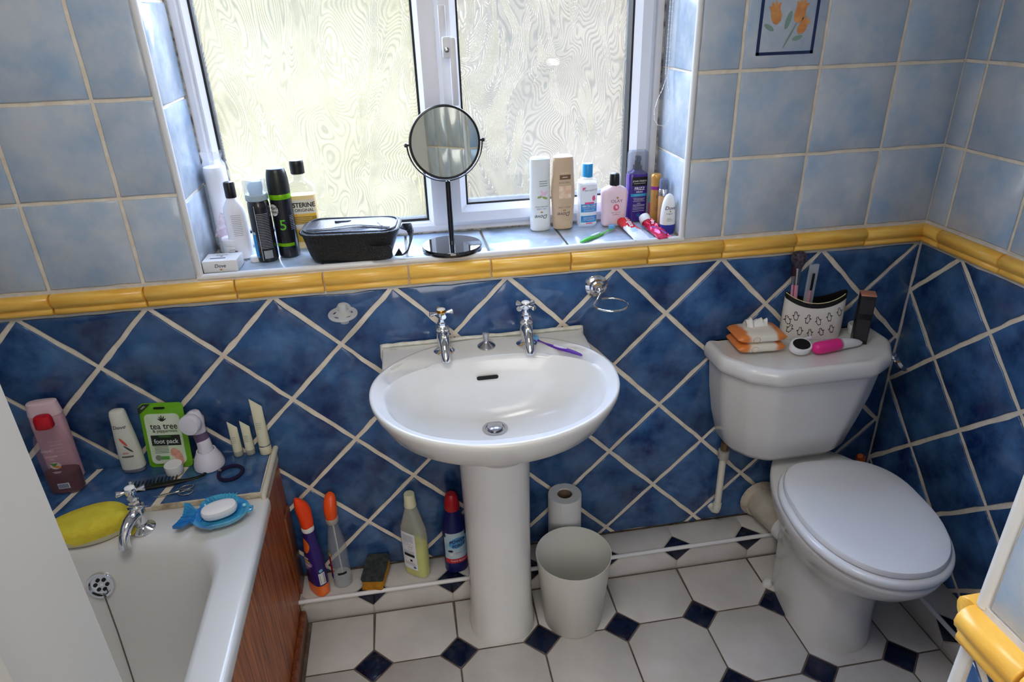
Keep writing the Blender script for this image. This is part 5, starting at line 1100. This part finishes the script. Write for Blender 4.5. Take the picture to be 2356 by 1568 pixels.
# bleach
t = thing('bleach_bottle', 'dark blue bleach bottle with a red cap half hidden by the pedestal', 'bottle', (.9640, -.052, G), math.radians(6))
PR = [(0, .030, .024), (.003, .034, .028), (.09, .0345, .0285), (.14, .034, .028), (.18, .030, .026), (.205, .024, .022), (.225, .017, .017), (.24, .0135, .0135)]
B = Bot(PR, 2.2, 44); part('body', B.mb(), P('navy_plastic', c(20, 26, 92), rough=.3), t)
part('cap', MB().lathe([(.0215, .222), (.0225, .225), (.0215, .245), (.0165, .268), (.0120, .274), (.004, .275)], n=26), P('red_plastic', c(172, 26, 36), rough=.35), t)
f = B.fn(.0006); patch(f, -.032, .032, .056, .150, P('pale_blue_label', c(196, 214, 226), rough=.35, col2=c(150, 190, 214), nscale=20), t, 'label', nx=14, ny=5); patch(B.fn(.0010), -.032, .032, .040, .056, P('red_band', c(200, 30, 44), rough=.35), t, 'red_band', nx=14)
blob(B.fn(.0009), .004, .115, .026, .019, P('sky_swirl', c(80, 150, 205), rough=.4), t, 'swirl', n=28, rings=4, rot=.3); texts([('POWER', .0150, .003, .121, .03, .9, .15, .2), ('FORCE', .0140, .006, .105, .03, .9, .15, .2)], B.fn(.0013), P('navy_print', c(34, 40, 84)), t); texts([('THICK BLEACH', .0085, .006, .048, .01, .9)], B.fn(.0014), wp_, t, 'white_lettering')
blob(B.fn(.0011), -.018, .086, .007, .004, P('black_print', c(14, 14, 14)), t, 'badge'); blob(B.fn(.0011), -.017, .073, .005, .005, wp_, t, 'badge'); texts([('-', .018, .004, .078, 0, .0012)], B.fn(.0011), P('red_band', c(200, 30, 44)), t, 'small_print')
# kitchen roll
t = thing('kitchen_roll', 'white kitchen paper roll standing on the ledge behind the bin', 'kitchen roll', (1.2960, -.050, G))
pap = P('paper', c(224, 224, 222), rough=.95, bump=.3, bscale=300)
part('paper', MB().lathe([(.0490, 0), (.0492, .002), (.0492, .217), (.0480, .219), (.0225, .219), (.0215, .216), (.0215, .004)], n=56, cap0=False, cap1=False), pap, t)
part('core', MB().lathe([(.0214, .004), (.0214, .2165), (.0200, .2165), (.0200, .004)], n=40, cap0=False, cap1=False), P('card_core', c(128, 108, 90), rough=.9), t)
part('loose_edge', MB().tube([(-.0215, -.0448, .001), (-.0215, -.0448, .216)], .0009, 6), pap, t)
# bin
t = thing('waste_bin', 'empty white tapered waste bin on the floor right of the pedestal', 'bin', (1.2795, -.226, .0016))
part('bucket', MB().lathe([(.0, .003), (.079, .003), (.0800, 0), (.0820, .002), (.1035, .240), (.1040, .2415), (.1028, .2415), (.1005, .236), (.0800, .006), (.0, .005)], n=64, cap0=False, cap1=False), P('bin_plastic', c(222, 220, 212), rough=.4), t)
# ================================================================== bath shelf
H = .5455
t = thing('conditioner_bottle', 'large pale pink flat bottle at the back left of the bath shelf', 'bottle', (.004, -.030, H), .05)
B = Bot([(0, .030, .015), (.004, .036, .019), (.16, .038, .0195), (.185, .037, .019), (.1855, .0365, .0185), (.190, .037, .019), (.216, .0335, .0175), (.222, .0325, .0165), (.2235, .029, .0135)], 2.8, 44); part('cap', Bot([(z+.0008, a+.0004, b+.0004) for z, a, b in B.p if z >= .19], 2.8, 44).mb(), P('pale_rose', c(236, 206, 212), rough=.3), t); part('body', B.mb(), P('dusty_pink', c(214, 168, 180), rough=.3), t)
texts([('-', .03, .006, .12-.01*i, 0, .0012) for i in range(5)], B.fn(.0006), P('pale_pink_print', c(244, 214, 224)), t, 'small_print')
t = thing('shower_gel_bottle', 'clear shower gel bottle with a red cap and dark red liquid', 'bottle', (.024, -.083, H), .02)
PR = [(0, .032, .017), (.004, .0385, .021), (.03, .040, .022), (.13, .0385, .022), (.158, .034, .020), (.172, .026, .0175), (.180, .016, .014), (.184, .0135, .0125)]
B = Bot(PR, 2.7, 44); part('bottle', B.mb(), M('clear_pinkish', c(206, 160, 170), .1, alpha=.17), t); part('liquid', Bot([(z+.0015, a-.0012, b-.0012) for z, a, b in PR if z <= .03]+[(.058, .0385, .0206)], 2.7, 44).mb(), M('dark_red_liquid', c(58, 6, 18), .1), t)
part('cap', MB().loft([sell(a, b, 2.6, 30, 0, 0, z) for z, a, b in ((.182, .0185, .0140), (.184, .0200, .0155), (.204, .0195, .0150), (.212, .0170, .0125), (.214, .012, .009))]), P('red_cap', c(196, 22, 38), rough=.3), t)
pwp = P('pale_pink_print', c(244, 214, 224)); texts([('LUXURY', .0075, -.004, .128, .0), ('SHOWER', .0065, .0, .112, .0), ('GEL', .0065, .0, .105, .0), ('-', .020, 0, .068, 0, .001), ('-', .014, 0, .065, 0, .001)], B.fn(.0006), pwp, t)
blob(B.fn(.0006), .002, .086, .012, .010, P('fruit_ring', c(206, 190, 190), rough=.4), t, 'picture_disc'); blob(B.fn(.001), .004, .083, .010, .0035, P('fruit_orange', c(206, 128, 60), rough=.4), t, 'fruit_picture', rot=-.4); blob(B.fn(.0012), .000, .090, .007, .004, P('fruit_green', c(74, 128, 60), rough=.4), t, 'leaf_picture', wob=.3); patch(B.fn(.0008), -.010, .016, .018, .034, P('barcode_white', c(200, 208, 222), rough=.4), t, 'barcode_panel')
mb = MB(); ff = B.fn(.0012)
for k in range(7): x = -.008+k*.0032; mb.add([ff(x, .020), ff(x+.0016, .020), ff(x+.0016, .032), ff(x, .032)], [(0, 1, 2, 3)])
part('barcode', mb, navyp, t, smooth=False)['kind'] = 'stuff'
t = thing('shampoo_bottle', 'white tapered bottle with a grey foot, left of the green foot pack', 'bottle', (.163, -.030, H), .0)
B = Bot([(0, .0235, .0155), (.003, .0270, .018), (.012, .0280, .0185), (.0125, .0285, .0190), (.05, .0280, .0185), (.10, .0245, .0180), (.14, .0208, .0165), (.170, .0190, .0155), (.177, .0170, .0135), (.180, .012, .009)], 2.5, 40); part('body', B.mb(), P('ivory_plastic', c(222, 222, 210), rough=.3), t); part('foot', Bot([(z, a+.0003, b+.0003) for z, a, b in B.p if z <= .0125], 2.5, 40).mb(True, False), P('silver_grey', c(132, 130, 150), rough=.3), t)
texts([('Dove', .0135, .0, .138, .008, 1, 0, .25)], B.fn(.0006), navyp, t); patch(B.fn(.0006), -.014, .014, .050, .055, P('grey_bar', c(120, 116, 100), rough=.5), t, 'grey_bar'); blob(B.fn(.0006), .0, .096, .0035, .014, P('coral_print', c(224, 96, 80), rough=.5), t, 'flower_print', rot=.5); blob(B.fn(.0006), .007, .075, .0025, .014, P('dark_leaf', c(80, 84, 70), rough=.5), t, 'leaf_print', rot=.7); texts([('-', .014, -.002, .064, 0, .001), ('-', .014, -.002, .061, 0, .001)], B.fn(.0006), P('coral_print', c(224, 96, 80)), t, 'small_print')
# foot pack
t = thing('foot_pack', 'green tea tree foot pack leaning against the tiles', 'packet', (.254, -.036, H), rot=(math.radians(-9), 0, math.radians(-8)))
R = []
for s_, y in ((1, .0009), (1, -.0009)): R.append([(x, y, z) for x, z, _ in rrect(-.056, .056, 0, .178, .010, 5, 0)])
R2 = [[(x*.96, y, .089+(z-.089)*.96) for x, _, z in R[1]] for y in (-.0012,)]; R3 = [[(x*.86, -.0035+.001*math.cos(x*40), .089+(z-.089)*.88) for x, _, z in R[1]]]
part('pouch', MB().loft([R[0], R[1]]+R2+R3), P('lime_foil', c(108, 172, 30), rough=.3), t)
ffp = lambda e: (lambda x, z: Vector((x, -.0062-e, z)))
mb = MB(); mb.loft([[(x, -.0040, z) for x, z, _ in rrect(-.044, .044, .012, .150, .012, 5, 0)], [(x, -.0060, z) for x, z, _ in rrect(-.044, .044, .012, .150, .012, 5, 0)]]); part('panel', mb, M('pale_panel', c(222, 228, 214), .35, col2=c(190, 214, 170), nscale=12), t)
dgp = P('dark_green_print', c(34, 44, 36), rough=.5)
mb = MB(); f = ffp(.0003)
mb.add([f(-.036, .063), f(.038, .063), f(.038, .092), f(-.036, .092)], [(0, 1, 2, 3)]); f5 = lambda x, z: Vector((x, -.0064, z)); mb.add([f5(-.055, .150), f5(-.055, .166), f5(-.040, .1775), f5(-.022, .1775)], [(0, 1, 2, 3)]); part('dark_banner', mb, dgp, t, smooth=False)
mb = MB(); mb.loft([[(x, -.0016, z) for x, z, _ in rrect(-.016, .012, .163, .168, .0024, 4, 0)], [(x, -.0060, z) for x, z, _ in rrect(-.016, .012, .163, .168, .0024, 4, 0)]]); part('hang_slot', mb, P('black_print', c(14, 14, 14)), t)
texts([('tea tree', .0235, .002, .116, .012, .92), ('& peppermint', .0118, .003, .1035, .008, .95)], ffp(.0004), dgp, t); texts([('foot pack', .0175, .001, .0745, .012, .92)], ffp(.0007), wp_, t, 'white_lettering'); texts([('-', .036, -.014, .060-.0042*i, 0, .0011) for i in range(5)], ffp(.0004), dgp, t, 'small_print')
texts([('100%', .0065, -.0415, .168, .0, 1, .6)], lambda x, z: Vector((x, -.0068, z)), wp_, t, 'corner_lettering'); texts([('PEPPERMINT', .0055, .0, .0875, .0)], ffp(.0007), P('green_print2', c(90, 170, 70), rough=.5), t, 'green_lettering')
for k, (a, l) in enumerate(((1.57, .017), (1.1, .016), (2.0, .015), (.6, .014), (2.5, .013))): blob(ffp(.0004), .0+.5*l*math.cos(a), .130+.5*l*math.sin(a), l*.5, .0016, dgp, t, 'leaf_sprig', rot=a, n=12)
skin = P('skin_print', c(226, 170, 150), rough=.5, col2=c(206, 140, 120), nscale=60); blob(ffp(.0005), .026, .030, .011, .024, skin, t, 'foot_picture', rot=.25, rings=3); blob(ffp(.0004), .016, .044, .009, .012, skin, t, 'foot_picture', rot=-.2, rings=3)
patch(ffp(.0004), -.020, .002, .024, .033, P('green_print2', c(90, 170, 70)), t, 'green_tab', nx=2, ny=1); blob(ffp(.0006), -.026, .029, .008, .008, P('grey_green', c(140, 150, 130), rough=.5), t, 'round_badge')
# facial brush
t = thing('facial_cleansing_brush', 'white electric facial brush with a purple band standing in its round base', 'facial brush', (.352, -.052, H))
lil = P('lilac_white', c(222, 218, 230), rough=.3)
part('base', MB().lathe([(.034, 0), (.0375, .003), (.0375, .012), (.033, .028), (.0265, .042), (.0235, .050), (.0205, .050), (.0195, .044)], n=40), lil, t)
part('body', MB().tube([(0, 0, .044), (-.001, .001, .075), (-.003, .003, .080)], [.0190, .0168, .0168], 28), lil, t); part('band', MB().tube([(-.003, .003, .079), (-.006, .005, .102)], [.0170, .0170], 28), P('mauve', c(104, 82, 116), rough=.35), t)
part('neck', MB().tube([(-.006, .005, .101), (-.008, .008, .120), (-.010, .010, .136), (-.012, .006, .150), (-.013, .0, .158)], [.0172, .0185, .0215, .0195, .008], 28), lil, t)
hd_ = T(-.012, -.004, .136) @ al((-.25, -.9, .12)); part('brush_head', MB().lathe([(.019, -.006), (.0245, .0), (.0265, .006), (.0265, .018), (.0245, .022), (.012, .0235)], n=36, M4=hd_), lil, t)
# three tubes
crm = P('cream_tube', c(216, 212, 184), rough=.45)
def ctube(label, x, y, h_, r, band, lean, rz=0):
    t = thing('hand_cream_tube', label, 'tube', (x, y, H), rot=(math.radians(-3), math.radians(lean), rz), group=None); cap_h = h_*.16
    R = [sell(r*(1-.05*s_), r*(1-s_**1.6*.97), 2, 26, 0, 0, cap_h+(h_-cap_h)*s_) for s_ in (0, .1, .3, .5, .7, .85, 1)]
    R = [[(x_, y_, z_+(x_*-.9*min(1, max(0, (i-3)/3)))) for x_, y_, z_ in r_] for i, r_ in enumerate(R)]
    part('tube', MB().loft(R), crm, t); part('cap', MB().lathe([(r*.98, 0), (r*1.03, .001), (r*1.02, cap_h-.001), (r*.98, cap_h)], n=26), band, t)
    f = lambda xx, z: Vector((xx, -r*(1-min(1, max(0, (z-cap_h)/(h_-cap_h)))**1.6*.97)*math.sqrt(max(0, 1-(xx/r)**2))-.0006, z))
    texts([('-', r*.9, -r*.15, h_*.62-.005*i, 0, .0009) for i in range(4)], f, greyp, t, 'small_print'); return t
ctube('smallest cream tube with a grey cap, leftmost of the three on the shelf', .4175, -.0165, .092, .0120, P('grey_cap', c(160, 160, 146), rough=.4), -1)
ctube('small cream tube with a grey cap, between its two neighbours on the shelf', .4480, -.0150, .090, .0118, P('grey_cap', c(160, 160, 146)), -1)
tt = ctube('tallest cream tube with a cream cap in the right corner of the shelf', .4880, -.0200, .150, .0150, P('cream_cap2', c(218, 212, 182), rough=.45), -1)
part('silver_ring', MB().lathe([(.0155, .024), (.0155, .027)], n=26, cap0=False, cap1=False), chromes, tt)
t = thing('small_pot', 'small round white pot with a ridged lid in front of the foot pack', 'pot', (.2690, -.064, H)); part('pot', MB().lathe([(.020, 0), (.0215, .002), (.0215, .014)], n=36), plw, t)
part('lid', MB().lathe([(.0222, .014)]+[(.0222-.0003*(i % 2), .015+.001*i) for i in range(9)]+[(.0215, .0255), (.0185, .0262), (.0180, .0252), (.001, .0252)], n=48), plw, t)
# comb
t = thing('comb', 'black wide-tooth comb with a hooked handle on the bath shelf', 'comb', (.250, -.118, H))
t.rotation_euler.z = math.radians(8)
bk = P('comb_black', c(10, 10, 11), rough=.4); R = [(-.085, .0, .004), (.03, .001, .004), (.045, .001, .004), (.062, .0, .004), (.082, .002, .004), (.098, .010, .004), (.106, .022, .004), (.104, .036, .004), (.092, .040, .004), (.084, .032, .004)]
part('spine', MB().tube(R, [.0085, .0095, .0080, .0048, .0042, .0044, .0046, .0050, .0048, .003], 10, flat=.6), bk, t)
for k in range(14): x = -.082+k*.0088; part('tooth', MB().tube([(x, .003, .004), (x+.001, .018, .004), (x+.002, .036+.002*math.sin(k), .0035)], [.0024, .0020, .0009], 6), bk, t)
# scissors
t = thing('nail_scissors', 'small silver nail scissors lying on the bath shelf', 'scissors', (.290, -.155, H)); t.rotation_euler.z = math.radians(10)
for sg in (-1, 1):
    part('blade', MB().tube([(.012, sg*.003, .003), (-.010, 0, .003), (-.030, -sg*.0005, .003), (-.046, .0, .003)], [.0016, .0028, .0020, .0004], 8, flat=.5), chromes, t)
    part('finger_loop', MB().tube([(.028+.016*math.cos(2*PI*j/24), sg*.011+.0085*math.sin(2*PI*j/24), .003) for j in range(24)], .0014, 8, closed=True), chromes, t)
# hair tie
t = thing('hair_tie', 'thick dark purple elastic hair tie lying on the bath shelf', 'hair tie', (.4130, -.102, H))
part('band', MB().tube([(.029*math.cos(a)*(1+.04*math.sin(3*a)), .030*math.sin(a), .0048) for a in (2*PI*j/44 for j in range(44))], .0046, 12, closed=True), M('purple_yarn', c(32, 22, 66), .9, bump=.6, bscale=900), t)
part('metal_clasp', MB().tube([(-.0290, .008, .0048), (-.0265, .016, .0048)], .0049, 10), chromes, t)
# ================================================================== bath rim
t = thing('bath_sponge', 'big oval yellow sponge on the bath rim left of the tap', 'sponge', (.130, -.248, BZ+.0015)); t.location = (.132, -.250, BZ+.0005)
t.rotation_euler.z = .12
R = [[(x*(1+.05*math.cos(math.atan2(y, x)*2)), y, z+(.004*math.sin(x*30)) if i > 1 else z) for x, y, _ in sell(.083*k, .055*k, 2.2, 44)] for i, (k, z) in enumerate(((.90, 0), (.95, .003), (.97, .010), (1, .020), (.99, .032), (.95, .038), (.85, .042), (.5, .044)))]
mb = MB().loft(R); 
for i, fc in enumerate(mb.f): mb.mi[i] = 1 if sum(mb.v[q][2] for q in fc)/len(fc) < .012 else 0
part('foam', mb, [M('lemon_sponge', c(244, 224, 72), .95, bump=.5, bscale=700, col2=c(232, 208, 58), nscale=30), M('pale_sponge_base', c(214, 206, 170), .95)], t)
# fish dish
t = thing('soap_dish', 'blue glass fish-shaped soap dish on the corner of the bath rim', 'soap dish', (.415, -.262, BZ+.0008), -.04)
fg = M('blue_glass', c(30, 110, 178), .1, coat=.8, col2=c(70, 170, 204), nscale=16, ndet=3, lo=.38, hi=.62)
def fish(s, z, zc=0):
    P_ = []
    for j in range(72):
        a = 2*PI*j/72; ca_, sa_ = math.cos(a), math.sin(a); rx = .062; ry = .052*(1-.18*ca_)
        x = rx*ca_; y = ry*sa_; e = 1+.10*max(0, math.cos((a-1.9)*1.6)) if 1.0 < a < 2.8 else 1
        if 1.3 < a < 2.4: e = 1.16+.02*math.sin(j*3)
        if 3.7 < a < 4.5: e = 1.08
        if abs(a-PI) < .35: e = .92
        P_.append((x*e*s+.012, y*e*s, z))
    return P_
R = [fish(.55, 0), fish(.70, .001), fish(.90, .012), fish(1.0, .022), fish(1.01, .0245), fish(.96, .0245), fish(.80, .016), fish(.6, .0075), fish(.3, .006)]
part('dish', MB().loft(R), fg, t, ang=60)
tl_ = [(-.030, .024), (-.054, .022), (-.072, .042), (-.086, .046), (-.080, .022), (-.076, .0), (-.082, -.024), (-.088, -.038), (-.070, -.038), (-.054, -.022), (-.030, -.024)]
part('tail', MB().loft([[(x, y, .010+.08*abs(x+.036)) for x, y in tl_], [(x, y, .017+.10*abs(x+.036)) for x, y in tl_]]), fg, t)
mb = MB()
for k in range(9): a = 1.25+k*.14; mb.tube([(.012+.052*math.cos(a), .050*math.sin(a), .0235), (.012+.068*math.cos(a), .062*math.sin(a), .0262)], .0010, 6)
for k in range(7): yk = -.028+k*.010; mb.tube([(-.055, yk*.5, .0195), (-.078, yk, .0225)], .0010, 6)
part('fin_ribs', mb, fg, t)['kind'] = 'stuff'
part('eye', MB().lathe([(.0045, 0), (.004, .003), (.001, .004)], cx=.060, cy=.012, M4=T(0, 0, .0225)), P('pale_glass', c(150, 214, 224), rough=.1), t); part('mouth', MB().tube([(.068, .010, .020), (.079, .006, .021), (.080, -.004, .021), (.070, -.010, .020)], .0035, 8), fg, t)
t = thing('soap_bar', 'oval white bar of soap resting in the fish dish', 'soap', (.4200, -.258, BZ+.0125), .35)
part('bar', MB().loft([sell(.040*k, .026*k, 2.3, 40, 0, 0, z) for k, z in ((.75, 0), (.93, .003), (1, .010), (1, .015), (.94, .0205), (.75, .0235), (.4, .0245))]), P('soap', c(232, 228, 222), rough=.5, sss=.2), t)
